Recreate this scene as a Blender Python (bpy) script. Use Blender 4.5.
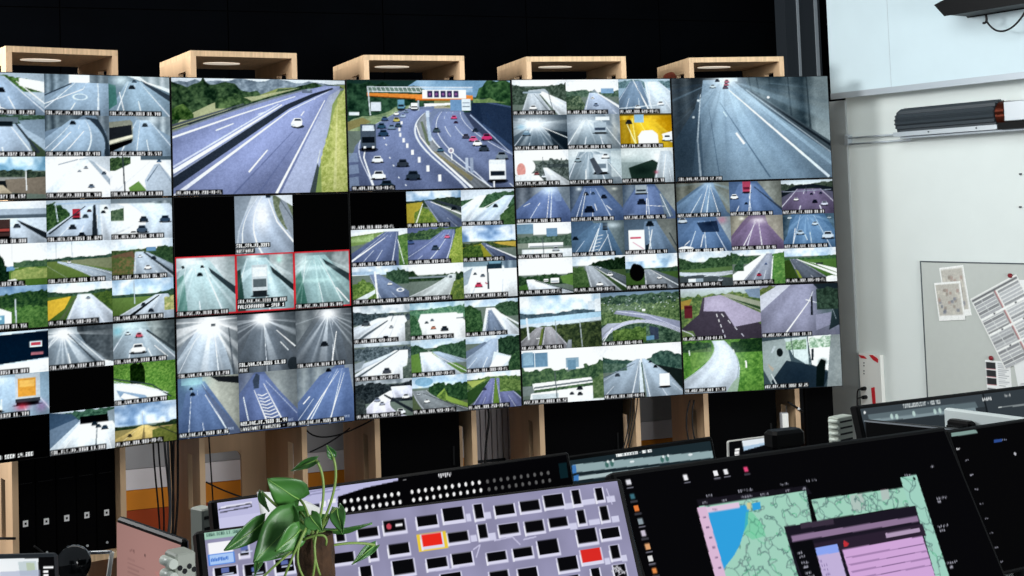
import bpy, math, random
import numpy as np
from mathutils import Vector, Matrix

for o in list(bpy.data.objects):
    bpy.data.objects.remove(o)
scn = bpy.context.scene
COL = scn.collection

# ---------------------------------------------------------------- camera
ZB = 0.72                                     # underside of the video wall above the floor
FPX, CX, CY = 1300.0, 386.108, 138.726        # focal length and optical centre in pixels of the 1024 x 576 frame
R = np.array([[0.94646465, -0.32138940, -0.03022440],
              [-0.01121226, 0.06084361, -0.99808434],
              [0.32261268, 0.94499043, 0.05398283]])      # rows: right, down, forward
CAM = np.array([-2.43035389, -6.37667874, 1.06903924 + ZB])
cd = bpy.data.cameras.new('camera')
cam = bpy.data.objects.new('camera', cd)
COL.objects.link(cam)
cd.sensor_width = 36.0
cd.lens = FPX / 1024 * 36
cd.shift_x = (512 - CX) / 1024
cd.shift_y = (CY - 288) / 1024
cd.clip_start = 0.05
mw = Matrix.Identity(4)
for i in range(3):
    mw[i][0], mw[i][1], mw[i][2], mw[i][3] = R[0, i], -R[1, i], -R[2, i], CAM[i]
cam.matrix_world = mw
scn.camera = cam

# ---------------------------------------------------------------- light and exposure
scn.view_settings.view_transform = 'Standard'
scn.view_settings.look = 'None'
scn.view_settings.gamma = 1.0
scn.view_settings.use_curve_mapping = False
scn.view_settings.exposure = 0.0
world = bpy.data.worlds.new('room_light')
scn.world = world
world.use_nodes = True
world.node_tree.nodes['Background'].inputs[0].default_value = (0.80, 0.90, 1.0, 1)
world.node_tree.nodes['Background'].inputs[1].default_value = 0.20

def area(name, loc, aim, sx, sy, watt, col):
    l = bpy.data.lights.new(name, 'AREA')
    l.shape = 'RECTANGLE'; l.size = sx; l.size_y = sy; l.energy = watt; l.color = col
    o = bpy.data.objects.new(name, l); COL.objects.link(o)
    o.location = loc
    o.rotation_euler = (Vector(aim) - Vector(loc)).to_track_quat('-Z', 'Y').to_euler()
    return o
area('ceiling_light_desks', (-1.6, -3.0, 3.7), (-1.4, -1.6, 0.6), 3.6, 1.6, 55, (1.0, 0.97, 0.92))
area('ceiling_light_left', (-4.8, -0.6, 3.3), (-0.4, 0.3, 2.6), 1.6, 1.2, 270, (0.98, 0.99, 1.0))
area('ceiling_light_side', (0.2, -2.2, 3.2), (2.6, -0.6, 1.9), 1.6, 1.6, 52, (0.88, 0.97, 1.0))
area('fill_light_behind', (1.2, -10.0, 1.4), (0.0, 0, 0.5), 5.0, 2.0, 460, (0.98, 0.99, 1.0))  # added fill behind the camera, brightens the frame legs and low wall bands

# ---------------------------------------------------------------- pixel to place helpers
def ray(x, y):
    return R.T @ np.array([(x - CX) / FPX, (y - CY) / FPX, 1.0])
def at(x, y, d):
    return CAM + ray(x, y) * d
def on_plane(x, y, P, n):
    d = ray(x, y)
    return CAM + d * (np.dot(np.asarray(P) - CAM, n) / np.dot(d, n))
def on_z(x, y, z):
    return on_plane(x, y, (0, 0, z), np.array([0, 0, 1.0]))
def proj(P):
    v = R @ (np.asarray(P) - CAM)
    return CX + FPX * v[0] / v[2], CY + FPX * v[1] / v[2]
def unit(v):
    v = np.asarray(v, float); return v / np.linalg.norm(v)
UP = np.array([0, 0, 1.0])

# ---------------------------------------------------------------- mesh helpers
class Mesh:
    """collects shapes in world coordinates; build() links them as one mesh object"""
    def __init__(s):
        s.v, s.f, s.sm = [], [], []
    def add(s, verts, faces, smooth=False):
        n = len(s.v)
        s.v += [tuple(map(float, p)) for p in verts]
        s.f += [tuple(i + n for i in f) for f in faces]
        s.sm += [smooth] * len(faces)
        return s
    def box(s, F, x0, x1, y0, y1, z0, z1, bev=0.0):
        """box in the frame F = (origin, ex, ey, ez); bev chamfers its upright-to-front edges"""
        O, ex, ey, ez = F
        P = lambda x, y, z: O + ex * x + ey * y + ez * z
        if not bev:
            v = [P(x, y, z) for z in (z0, z1) for y in (y0, y1) for x in (x0, x1)]
            return s.add(v, [(0, 2, 3, 1), (4, 5, 7, 6), (0, 1, 5, 4), (2, 6, 7, 3), (0, 4, 6, 2), (1, 3, 7, 5)])
        b = bev
        ring = [(x0 + b, y0), (x1 - b, y0), (x1, y0 + b), (x1, y1 - b), (x1 - b, y1), (x0 + b, y1), (x0, y1 - b), (x0, y0 + b)]
        b2 = min(b, (z1 - z0) * .45)
        cx, cy = (x0 + x1) / 2, (y0 + y1) / 2
        sh = lambda q: (q[0] + math.copysign(min(b2 * .8, abs(cx - q[0]) * .9), cx - q[0]), q[1] + math.copysign(min(b2 * .8, abs(cy - q[1]) * .9), cy - q[1]))
        v = [P(*sh(q), z0) for q in ring] + [P(*q, z0 + b2) for q in ring] + [P(*q, z1 - b2) for q in ring] + [P(*sh(q), z1) for q in ring]
        f = [tuple(range(7, -1, -1)), tuple(range(24, 32))]
        for k in range(3):
            for i in range(8):
                j = (i + 1) % 8
                f.append((k * 8 + i, k * 8 + j, k * 8 + 8 + j, k * 8 + 8 + i))
        return s.add(v, f)
    def tube(s, pts, r, n=8, r1=None):
        pts = [np.asarray(p, float) for p in pts]
        vs = []
        prev = None
        for i, p in enumerate(pts):
            t = unit(pts[min(i + 1, len(pts) - 1)] - pts[max(i - 1, 0)])
            a = np.cross(t, UP) if prev is None else prev - t * np.dot(prev, t)
            if np.linalg.norm(a) < 1e-6: a = np.cross(t, (1, 0, 0))
            a = unit(a); b = np.cross(t, a); prev = a
            rr = r if r1 is None else r + (r1 - r) * i / (len(pts) - 1)
            vs += [p + (a * math.cos(2 * math.pi * k / n) + b * math.sin(2 * math.pi * k / n)) * rr for k in range(n)]
        fs = []
        for i in range(len(pts) - 1):
            for k in range(n):
                q = (k + 1) % n
                fs.append((i * n + k, i * n + q, (i + 1) * n + q, (i + 1) * n + k))
        s.add(vs, fs, True)
        m = len(s.v) - len(vs)
        s.f += [tuple(m + k for k in range(n - 1, -1, -1)), tuple(m + (len(pts) - 1) * n + k for k in range(n))]
        s.sm += [False, False]
        return s
    def build(s, name, mat, parent=None, bevel=0):
        me = bpy.data.meshes.new(name)
        off = np.zeros(3)
        q = parent
        while q is not None:
            off += np.array(q.location); q = q.parent
        me.from_pydata([tuple(np.array(p) - off) for p in s.v], [], s.f)
        me.polygons.foreach_set('use_smooth', s.sm)
        me.materials.append(mat)
        me.update()
        o = bpy.data.objects.new(name, me)
        COL.objects.link(o)
        o.parent = parent
        if bevel:
            b = o.modifiers.new('edge', 'BEVEL'); b.width = bevel; b.segments = 2; b.limit_method = 'ANGLE'
        return o

def frame(O, ex, ez=UP):
    """ex along, ez up, ey = away (behind) """
    ex = unit(ex); ez = unit(ez)
    return (np.asarray(O, float), ex, np.cross(ez, ex), ez)

def bez(*P, n=14):
    P = [np.asarray(p, float) for p in P]
    out = []
    for i in range(n + 1):
        t = i / n; q = P
        while len(q) > 1: q = [a * (1 - t) + b * t for a, b in zip(q, q[1:])]
        out.append(q[0])
    return out

def tag(o, label=None, cat=None, group=None, kind=None):
    if label: o['label'] = label
    if cat: o['category'] = cat
    if group: o['group'] = group
    if kind: o['kind'] = kind
    return o
def thing(name, loc, label, cat, group=None):
    o = bpy.data.objects.new(name, None); COL.objects.link(o)
    o.location = tuple(map(float, loc)); o.empty_display_size = .05
    return tag(o, label, cat, group)

# ---------------------------------------------------------------- materials
def mat(name, col, rough=.6, metal=0.0, noise=0.0, scale=20, bump=0.0, stretch=(1, 1, 1), col2=None, coat=0.0, spec=.5, trans=0.0):
    m = bpy.data.materials.new(name); m.use_nodes = True
    nt = m.node_tree; b = nt.nodes['Principled BSDF']
    lin = lambda h: tuple(((c / 12.92) if c <= .04045 else ((c + .055) / 1.055) ** 2.4) for c in rgb(h)) + (1,)
    b.inputs['Base Color'].default_value = lin(col)
    b.inputs['Roughness'].default_value = rough
    b.inputs['Metallic'].default_value = metal
    b.inputs['Coat Weight'].default_value = coat
    b.inputs['Specular IOR Level'].default_value = spec
    if trans: b.inputs['Transmission Weight'].default_value = trans
    if noise or bump or col2:
        tc = nt.nodes.new('ShaderNodeTexCoord'); mp = nt.nodes.new('ShaderNodeMapping')
        mp.inputs['Scale'].default_value = stretch
        nz = nt.nodes.new('ShaderNodeTexNoise'); nz.inputs['Scale'].default_value = scale; nz.inputs['Detail'].default_value = 5
        nt.links.new(tc.outputs['Object'], mp.inputs[0]); nt.links.new(mp.outputs[0], nz.inputs['Vector'])
        rp = nt.nodes.new('ShaderNodeValToRGB')
        c0 = np.array(lin(col)); c1 = np.array(lin(col2)) if col2 else c0 * (1 - noise)
        rp.color_ramp.elements[0].color = tuple(c1[:3]) + (1,); rp.color_ramp.elements[1].color = tuple(c0[:3]) + (1,)
        rp.color_ramp.elements[0].position = .32; rp.color_ramp.elements[1].position = .68
        nt.links.new(nz.outputs[0], rp.inputs[0]); nt.links.new(rp.outputs[0], b.inputs['Base Color'])
        if bump:
            bp = nt.nodes.new('ShaderNodeBump'); bp.inputs['Strength'].default_value = bump; bp.inputs['Distance'].default_value = .01
            nt.links.new(nz.outputs[0], bp.inputs['Height']); nt.links.new(bp.outputs[0], b.inputs['Normal'])
    return m

# ---------------------------------------------------------------- screen painter
FONT = dict(zip('ABCDEFGHIJKLMNOPQRSTUVWXYZ0123456789_.-:/+ ',
    '25755 65656 34443 65556 74647 74644 34553 55755 72227 11152 55655 44447 57755 65555 25552 65644 25573 65655 34216 72222 55557 55552 55775 55255 55222 71247 '
    '75557 26227 71747 71717 55711 74717 74757 71111 75757 75717 00007 00002 00700 02020 11244 02720 00000'.split()))

def rgb(h):
    return np.array([int(h[i:i + 2], 16) / 255 for i in (0, 2, 4)])

class Pic:
    """A small picture painter: 0..100 coordinates both ways, y down, 2x oversampled."""
    def __init__(s, w, h, seed=1):
        s.w, s.h = w, h
        s.R = np.random.RandomState(seed)
        s.a = np.zeros((h * 2, w * 2, 3)) + rgb('6f7d74')
        s.X, s.Y = np.meshgrid((np.arange(w * 2) + .5) / (w * 2) * 100, (np.arange(h * 2) + .5) / (h * 2) * 100)
        s.asp = w / h
        s._n = {}; s.pre = False
    def _mix(s, m, col, al=1.0):
        col = rgb(col) if isinstance(col, str) else col
        if m.dtype == bool and np.ndim(col) == 1 and np.ndim(al) == 0:
            s.a[m] = s.a[m] * (1 - al) + col * al
        else:
            k = (m * al)[..., None]
            s.a = s.a * (1 - k) + col * k
        return s
    def noise(s, cells, seed=0):
        key = (cells, seed)
        if key not in s._n:
            H, W = s.a.shape[:2]
            gh, gw = max(2, int(cells)), max(2, int(cells * s.asp))
            g = np.random.RandomState(seed + 7).rand(gh + 2, gw + 2)
            y = np.linspace(0, gh, H); x = np.linspace(0, gw, W)
            yi, xi = y.astype(int), x.astype(int)
            fy, fx = (y - yi)[:, None], (x - xi)[None]
            q = lambda i, j: g[np.ix_(yi + i, xi + j)]
            s._n[key] = (q(0, 0) * (1 - fx) + q(0, 1) * fx) * (1 - fy) + (q(1, 0) * (1 - fx) + q(1, 1) * fx) * fy
        return s._n[key]
    def f(s, col):
        s.a[:] = rgb(col); return s
    def g(s, y0, y1, c0, c1, x0=0, x1=100):
        t = np.clip((s.Y - y0) / max(y1 - y0, .01), 0, 1)[..., None]
        return s._set((s.Y >= y0) & (s.Y <= y1) & (s.X >= x0) & (s.X <= x1), rgb(c0) * (1 - t) + rgb(c1) * t)
    def _set(s, m, img):
        s.a[m] = img[m]; return s
    def _poly(s, pts):
        P = [(pts[i], pts[i + 1]) for i in range(0, len(pts), 2)]
        H, W = s.X.shape
        m = np.zeros((H, W), bool)
        x0, x1 = max(int(min(q[0] for q in P) / 100 * W) - 1, 0), min(int(max(q[0] for q in P) / 100 * W) + 2, W)
        y0, y1 = max(int(min(q[1] for q in P) / 100 * H) - 1, 0), min(int(max(q[1] for q in P) / 100 * H) + 2, H)
        if x1 <= x0 or y1 <= y0: return m
        X, Y, k = s.X[y0:y1, x0:x1], s.Y[y0:y1, x0:x1], m[y0:y1, x0:x1]
        for (xa, ya), (xb, yb) in zip(P, P[1:] + P[:1]):
            if ya == yb: continue
            k ^= ((Y < ya) != (Y < yb)) & (X < (xb - xa) * (Y - ya) / (yb - ya) + xa)
        return m
    def p(s, col, *pts, a=1.0):
        return s._mix(s._poly(pts), col, a)
    def b(s, col, x0, y0, x1, y1, a=1.0):
        return s._mix((s.X > x0) & (s.X < x1) & (s.Y > y0) & (s.Y < y1), col, a)
    def l(s, col, x0, y0, x1, y1, w0, w1=None, a=1.0):
        w1 = w0 if w1 is None else w1
        dx, dy = (x1 - x0) * s.asp, y1 - y0
        L = math.hypot(dx, dy) or 1
        nx, ny = -dy / L / s.asp, dx / L
        return s.p(col, x0 + nx * w0 / 2, y0 + ny * w0 / 2, x1 + nx * w1 / 2, y1 + ny * w1 / 2,
                   x1 - nx * w1 / 2, y1 - ny * w1 / 2, x0 - nx * w0 / 2, y0 - ny * w0 / 2, a=a)
    def r(s, col, secs, lines=(), lc='e6ebf2', tr=False, tex=.03, a=1.0):
        """road of cross-sections (y, left, right); lines (u, width, dashes)"""
        A = np.array(secs, float)
        T, U = (s.X, s.Y) if tr else (s.Y, s.X)
        d = min(len(A) - 1, 3)
        lo, hi = A[:, 0].min(), A[:, 0].max()
        tt = np.clip(T, lo, hi)
        L = np.polyval(np.polyfit(A[:, 0], A[:, 1], d), tt)
        Rr = np.polyval(np.polyfit(A[:, 0], A[:, 2], d), tt)
        u = (U - L) / np.maximum(Rr - L, .05)
        m = (T >= lo) & (T <= hi) & (u >= 0) & (u <= 1)
        if col:
            near = np.clip((tt - lo) / max(hi - lo, .1), 0, 1)
            k_ = 1.10 - .22 * near + .07 * np.cos(u * 6 * math.pi) * near - .05 * np.cos(u * 2 * math.pi)
            base = rgb(col) * (k_ + min(tex, .05) * (s.noise(9, 3) - .5) + tex * .5 * (s.noise(40, 4) - .5))[..., None]
            s._mix(m.astype(float), np.clip(base, 0, 1), a)
        for ln in lines:
            uu, w, n = ln[:3]
            k = m & (np.abs(u - uu) < w / 2)
            if n:
                far = A[np.argmin(A[:, 2] - A[:, 1]), 0]
                q = 8.0 * n / (np.abs(tt - far) + 9)
                k &= (q % 1) < .42
            s._mix(k, ln[3] if len(ln) > 3 else lc, .8)
        return s
    def t(s, c0, c1, prof, base=100, ro=5, sd=0, cells=16):
        """foliage below a ragged skyline"""
        px, py = prof[0::2], prof[1::2]
        o = np.argsort(px)
        top = np.interp(s.X, np.array(px)[o], np.array(py)[o]) + (s.noise(cells, sd + 11) - .5) * 2 * ro
        m = (s.Y > top) & (s.Y < base) & (s.X >= min(px)) & (s.X <= max(px))
        v = .35 * s.noise(cells * 1.3, sd + 12) + .35 * s.noise(cells * 2.6, sd + 13) + .3 * s.noise(min(cells * 5, s.h * 1.2), sd + 14)
        v = np.clip((v - .28) / .44, 0, 1)[..., None]
        return s._set(m, rgb(c0) * (1 - v) + rgb(c1) * v)
    def c(s, x, y, z, col='20252c', glass='1c2530'):
        """car seen from the end: x, y of its foot, z its width"""
        k = z * s.asp
        s._ell(x, y - .03 * k, z * .62, k * .10, '10141a', .65)
        s.p(col, x - z * .5, y - k * .06, x - z * .5, y - k * .34, x - z * .36, y - k * .42, x - z * .28, y - k * .66, x + z * .28, y - k * .66, x + z * .36, y - k * .42, x + z * .5, y - k * .34, x + z * .5, y - k * .06)
        s.p(glass, x - z * .30, y - k * .42, x - z * .23, y - k * .60, x + z * .23, y - k * .60, x + z * .30, y - k * .42)
        s.b('0c1014', x - z * .48, y - k * .12, x - z * .28, y); s.b('0c1014', x + z * .28, y - k * .12, x + z * .48, y)
        return s
    def k(s, x, y, z, h, col='e8eaf0', col2='2a3038'):
        """lorry seen from the end: foot x, y, width, height"""
        s._ell(x, y - 1, z * .62, 2.4, '10141a', .6)
        s.b(col, x - z / 2, y - h, x + z / 2, y - h * .12)
        s.b(col2, x - z * .42, y - h * .52, x + z * .42, y - h * .30)
        s.b('101418', x - z * .46, y - h * .12, x + z * .46, y)
        return s
    def _ell(s, x, y, rx, ry, col, a=1.0):
        return s._mix(((s.X - x) / rx) ** 2 + ((s.Y - y) / ry) ** 2 < 1, col, a)
    e = lambda s, col, x, y, rx, ry, a=1.0: s._ell(x, y, rx, ry, col, a)
    def o(s, x, y, rx, ry, col='ffffff', a=1.0):
        return s._mix(np.exp(-((s.X - x) / rx) ** 2 - ((s.Y - y) / ry) ** 2) * a, col)
    def st(s, x, y, col='ffffff', n=14, a=.5, y0=None, sd=0, r=60):
        """rays from a vanishing point: wet tyre tracks and glare"""
        an = np.arctan2((s.Y - y), (s.X - x) * s.asp) / math.pi * n * 2
        g = np.random.RandomState(sd + 3).rand(n * 4 + 8)
        i = np.floor(an + n * 2).astype(int) % (n * 4); fr = an - np.floor(an)
        v = g[i] * (1 - fr) + g[(i + 1) % (n * 4)] * fr
        d = np.hypot((s.X - x) * s.asp, s.Y - y)
        k = np.clip((v - .55) / .3, 0, 1) * np.exp(-d / r) * a * (s.Y > (y if y0 is None else y0))
        return s._mix(k, col)
    def wl(s, c0, c1, *pts, n=16, sd=0, a=1.0):
        """wall with upright streaks"""
        g = np.random.RandomState(sd + 5).rand(n + 3)
        xx = s.X / 100 * n; i = xx.astype(int); fr = xx - i
        v = (g[i] * (1 - fr) + g[i + 1] * fr)[..., None] * .8 + s.noise(20, sd)[..., None] * .2
        v = np.clip((v - .5) * 1.7 + .5, 0, 1)
        m = s._poly(pts).astype(float)
        return s._mix(m, rgb(c0) * (1 - v) + rgb(c1) * v, a)
    def cl(s, y1, c0='7fb2e0', c1='f4f8fb', sd=0, cells=3):
        """sky with clouds down to y1"""
        v = .6 * s.noise(cells, sd + 21) + .4 * s.noise(cells * 3, sd + 22)
        v = np.clip((v - .3) / .35, 0, 1)[..., None]
        return s._set(s.Y < y1, rgb(c0) * (1 - v) + rgb(c1) * v)
    def q(s, am=.03):
        s.a = np.clip(s.a + (s.R.rand(*s.a.shape[:2], 1) - .5) * 2 * am * 1.6, 0, 1); return s
    def con(s, k=1.0, mul=(1, 1, 1)):
        s.a = np.clip(((s.a - .5) * k + .5) * np.array(mul), 0, 1); return s
    def tx(s, txt, x, y, col='f4f6f8', bg='000000', sc=(1.5, 2.0), pad=2):
        """bitmap lettering; x, y of the top left corner in 0..100"""
        H, W = s.a.shape[:2]
        px, py = x / 100 * W, y / 100 * H
        sx, sy = sc
        if bg:
            s.a[max(int(py - pad), 0):int(py + 5 * sy + pad), max(int(px - pad), 0):int(px + len(txt) * 4 * sx + pad)] = rgb(bg)
        for i, ch in enumerate(txt):
            for ry, row in enumerate(FONT.get(ch, '00000')):
                for rx in range(3):
                    if int(row) >> (2 - rx) & 1:
                        X0, Y0 = px + (i * 4 + rx) * sx, py + ry * sy
                        s.a[int(Y0):min(int(Y0 + sy + .01), H), int(X0):min(int(X0 + sx + .5), W)] = rgb(col)
        return s
    def _pre(s):
        """fine camera clutter and contrast before the caption goes on"""
        s.pre = True
        v = 1 + .05 * (s.noise(26, 31)[..., None] - .5) + .10 * (s.noise(s.h * .7, 33)[..., None] - .5)
        a = np.clip(s.a * v, 0, 1)
        g = a.mean(-1, keepdims=True)
        bl = np.clip(a[..., 2:] - a[..., :1], 0, 1); gr = np.clip(a[..., 1:2] - np.maximum(a[..., :1], a[..., 2:]), 0, 1)
        a = (g + (a - g) * (.86 - .75 * bl - .5 * gr)) * (1 - .35 * gr)
        vig = 1.04 - .16 * (((s.X - 50) / 50) ** 2 + ((s.Y - 50) / 50) ** 2)[..., None] * .6
        s.a = np.clip((a * vig - .5) * 1.28 + .51, 0, 1) * np.array([.985, 1.0, 1.01]); s.a = np.clip(s.a, 0, 1); return s
    def sq(s, n, x, y, col='8a8a96', h=1.4):
        """a word too small to read: n little strokes from x, y"""
        W = s.a.shape[1]
        g = np.random.RandomState(int(x * 31 + y * 17) % 9999)
        for i in range(n):
            t = g.rand()
            if t < .12: continue
            s.b(col, x + i * 300 / W, y + (h * .3 if t < .4 else 0), x + i * 300 / W + 220 / W, y + h * (1 if t < .8 else .7))
        return s
    def cap(s, txt):
        s._pre(); return s.tx(txt, 2, 100 * (1 - 13 / (s.h * 2)))
    def fin(s):
        a = np.clip(s.a, 0, 1).reshape(s.h, 2, s.w, 2, 3).mean((1, 3))
        return a

LN = [(.04, .02, 0), (.34, .018, 3), (.66, .018, 3), (.96, .02, 0)]
L2 = [(.05, .022, 0), (.5, .018, 3), (.95, .022, 0)]

# ---------------------------------------------------------------- camera pictures, one function each
def motorway_big(c):
    c.g(0, 12, 'dfe9f2', 'cfdcea').t('5d6f80', '93a5b4', [0, 3, 45, 1, 100, 4], 22, 2)
    c.p('8f9b62', 0, 42, 60, 8, 100, 4, 100, 30, 0, 60)
    c.t('1c3325', '5d7a53', [0, 3, 8, 5, 18, 4, 30, 4, 40, 10, 52, 16, 60, 9, 80, 5, 100, 4], 40, 5, 2)
    c.p('b9bb92', 6, 34, 22, 22, 30, 18, 48, 15, 60, 11, 74, 7, 60, 13, 40, 22, 20, 34, 0, 43, a=.85)
    c.t('1d3626', '6d8a58', [24, 20, 32, 14, 42, 17, 46, 21], 26, 3, 5).t('22401f', '71904e', [0, 25, 6, 22, 12, 30], 36, 4, 6)
    c.p('7d8794', 0, 45, 50, 19, 74, 9, 92, 5, 100, 8, 100, 30, 86, 100, 0, 100)
    c.r('8190c6', [(5, 88, 97), (20, 52, 94), (48, -2, 88), (100, -110, 78)], tex=.05)
    c.l('565f68', 0, 41, 40, 22, 2, 1).l('3c4450', 0, 43.5, 45, 21, 1.2, .8)
    c.l('e9eef6', 0, 51, 36, 32, 1.8, 1.2).l('dfe6f2', 36, 32, 70, 15, 1.2, .7)
    c.l('d8def0', 24, 45, 34, 39, 1.2, 1).l('c8d0e8', 48, 31, 53, 28.5, 1, .8)
    c.l('c9d2ec', 0, 76, 60, 22, 1.6, .8).l('f0f3fa', 0, 80, 62, 22.5, 3.4, 1.0)
    c.p('343d4a', 0, 83, 64, 22.5, 80, 12.5, 92, 7, 93, 8, 82, 14.5, 66, 26, 0, 94)
    c.l('8e9ab8', 0, 84, 62, 23.5, 1.2, .5).l('e6eaf4', 0, 101, 66, 28, 3.2, .9).l('d7def0', 66, 28, 90, 10, .9, .5)
    c.l('f2f5fb', 42, 81, 53, 62, 1.5, 1.1).l('e6ebf8', 73, 32, 75, 28, 1, .8).l('c6cfe8', 81, 18, 82.5, 15, .8)
    c.l('5a6898', 33, 100, 68, 46, 1.6, .6, a=.7).l('5a6898', 47, 100, 72, 50, 1.6, .6, a=.6)
    c.p('a2aed0', 60, 100, 90, 14, 97, 8, 92, 40, 82, 100)
    c.l('f2f5fb', 57.5, 100, 87.5, 18, 2.2, .7)
    c.p('8ba25c', 79, 100, 86, 62, 90, 40, 92, 22, 97, 10, 100, 8, 100, 100)
    c.t('93a24c', 'c9cf83', [84, 70, 90, 44, 93, 28, 97, 12, 100, 9], 100, 4, 8, 30)
    c.o(95, 60, 4, 40, 'd9d58f', .5).l('e2e0ae', 92, 98, 95, 20, 3, .5, a=.4)
    c.p('4a5658', 77, 100, 82, 74, 83, 78, 80.5, 100).l('cfd6d2', 82, 74, 84, 62, 1, .6)
    c.e('39404a', 71, 41.5, 3.8, 1.8).p('eef2f6', 66.8, 39.5, 67.6, 37, 69, 34, 72.8, 34, 73.8, 36.5, 73.4, 40.5, 71, 42, 68, 41.5).p('3c4a5a', 69, 36.4, 69.5, 34.6, 72.6, 34.6, 73.2, 36.6).b('c8d0d8', 67, 39.4, 69, 40.6)
    c.b('6a7890', 74, 9, 80, 12).b('99b0c0', 77, 8, 79, 10).q(.02).cap('VB_A04_345.200-V0-FL')

def gantry_big(c):
    c.g(0, 35, '2b4a44', '31504a').t('1f3b30', '3f6454', [0, 2, 20, 0, 60, 2, 100, 0], 40, 3, 1)
    c.cl(16, '5b9bd0', '8fc0e6', 2).p('2b4a44', 0, 0, 42, 0, 34, 8, 0, 12).t('1c382c', '456c50', [0, 3, 20, 4, 40, 6, 52, 12, 54, 16], 34, 3, 1)
    c.t('25472f', '5d8a55', [78, 14, 80, 6, 86, 0, 100, 0], 28, 3, 3)
    c.t('6d8563', 'a7b78a', [0, 37, 18, 31, 28, 26, 40, 22], 46, 2, 9).p('8b8558', 0, 38, 9, 34, 14, 38, 0, 46).b('dfe8ee', 1, 29, 7, 32)
    c.b('cdd6de', 14, 20, 20, 28)
    c.p('6e7ea0', -5, 110, 4, 60, 14, 42, 32, 27, 46, 24, 58, 24, 70, 29, 100, 72, 100, 105)
    c.r('6878a4', [(27, 36, 52), (40, 22, 44), (60, 6, 46), (104, -4, 84)], tex=.04)
    c.r(None, [(27, 36, 52), (45, 12, 41), (65, 6, 45), (104, 14, 78)], [(.0, .03, 0)], 'e4e9f4')
    c.p('3f4a66', 100, 76, 76, 44, 70, 30, 78, 30, 100, 60)
    c.r('6a7aa4', [(29, 55, 69), (45, 50, 76), (64, 56, 96), (104, 78, 150)], [(.12, .02, 0), (.34, .015, 4), (.6, .015, 4), (.92, .02, 0)], tex=.04)
    # central reserve
    c.r('7d838a', [(30, 46, 50), (44, 41, 47), (60, 46, 53), (104, 74, 88)], tex=.1)
    c.r(None, [(30, 46, 49), (44, 39.5, 48), (60, 43, 54), (104, 71, 91)], [(.04, .16, 0), (.94, .08, 0)], 'e9eef2')
    c.l('5b6a4a', 44, 38, 48, 60, 2, 3, a=.7).l('8a7f4f', 51, 66, 74, 92, 2, 4, a=.6)
    c.l('e4eaf2', 40.5, 40, 43, 52, .9, 1.1).l('e4eaf2', 43, 52, 50, 66, 1.1, 1.5).l('e9eef4', 50, 66, 74, 100, 1.5, 2.2)
    c.l('9fb2c8', 47.5, 30, 49, 56, 2.4, 3).b('b9c8d8', 46.8, 28, 49, 34)
    # noise wall right
    c.p('2c3f5c', 74, 30, 76, 18, 84, 17, 100, 26, 100, 66).l('49618a', 76, 18, 100, 25, 1.4).p('38527c', 76, 34, 80, 38, 100, 62, 100, 67, 84, 48).l('9fb0cc', 74, 32, 100, 70, 1)
    c.p('23344e', 74, 30, 76, 19, 80, 19, 82, 42, a=.6).l('2b4060', 84, 30, 87, 40, 2, 3)
    c.t('6f8c56', '93ab70', [76, 17, 86, 17, 100, 23], 21, 1, 3)
    # gantry
    c.b('e7edf2', 12, 6, 76, 11, a=.35).l('cfd8e0', 12, 6.2, 76, 6.8, .8).l('cfd8e0', 12, 10.2, 44, 11, .7)
    for i in range(13): c.l('dfe6ec', 12 + i * 2.6, 6.4, 13.3 + i * 2.6, 11, .5)
    c.p('e08a3c', 12, 11.5, 42, 13, 42, 17, 12, 14.5).l('7a4a20', 12, 14.6, 42, 17.4, .8)
    c.p('e58d3e', 41, 13, 76, 14, 76, 18, 41, 18.5).l('b8621f', 41, 18.3, 76, 18.2, 1)
    c.p('f0f3f5', 45, 9, 72, 9, 72, 17, 45, 17)
    for i in range(5): c.b('3a3560', 48.2 + i * 4, 10, 51.2 + i * 4, 16).e('8a5a90', 49.7 + i * 4, 13, .8, 1.3)
    c.l('cfd8dd', 12.6, 7, 13.6, 32, 1.1).b('4f8fd0', 62, 18, 69.5, 28).b('cfdbe6', 69, 17.5, 74.5, 28).l('6a7a8a', 69.5, 21, 74, 21, .8).l('6a7a8a', 69.5, 24.5, 74, 24.5, .8)
    c.b('d9c27a', 52, 19, 62, 26, a=.5).l('e8ecf0', 46, 23, 62, 22, 3, 2).b('9aa7b4', 42, 18.5, 43, 28)
    # moveable barrier posts
    for x, y in ((34, 33), (32, 39), (30.5, 45), (31, 50), (33, 55), (35, 60), (38, 66), (42, 73), (47, 81), (54, 90)):
        c.b('f4f6f8', x - .35 - y * .006, y - y * .035, x + .35 + y * .006, y + y * .035)
    for x, y in ((21, 52), (22, 58), (24, 70), (26, 77), (29, 88), (33, 95), (26, 42)): c.l('dfe5f0', x, y, x + .8, y + 1.5, .9)
    c.l('edf1f8', 11, 55, 9, 70, .9, 1.2).l('edf1f8', 9, 70, 15, 100, 1.2, 1.8)
    for x, y, z, k in ((33, 25, 3, '5aa0d8'), (38, 26, 3, 'dfe7ee'), (29, 32, 3.2, 'e6ebf0'), (35, 30, 2.6, '7690b0'), (22, 37, 4, '34568a'), (29, 38, 4, 'b8b060'), (33, 34, 3, '9fb4cc'), (20, 44, 5, '2c5570'), (26, 45, 4.6, '6f8aa6'), (21, 51, 6, '2a4a68'), (30, 43, 4, '3a5060')): c.c(x, y, z, k)
    c.k(32, 27, 4, 9, '4aa0c8').k(40, 27, 4, 6, 'dfe6ee')
    c.k(12, 64, 9, 24, '4d5b6b', '1c242c').p('c9d4de', 8.4, 46, 8.8, 41, 15.2, 41, 15.8, 46).b('e4e8ee', 9, 60, 10.5, 62).b('e4e8ee', 14, 60, 15.5, 62)
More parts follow.
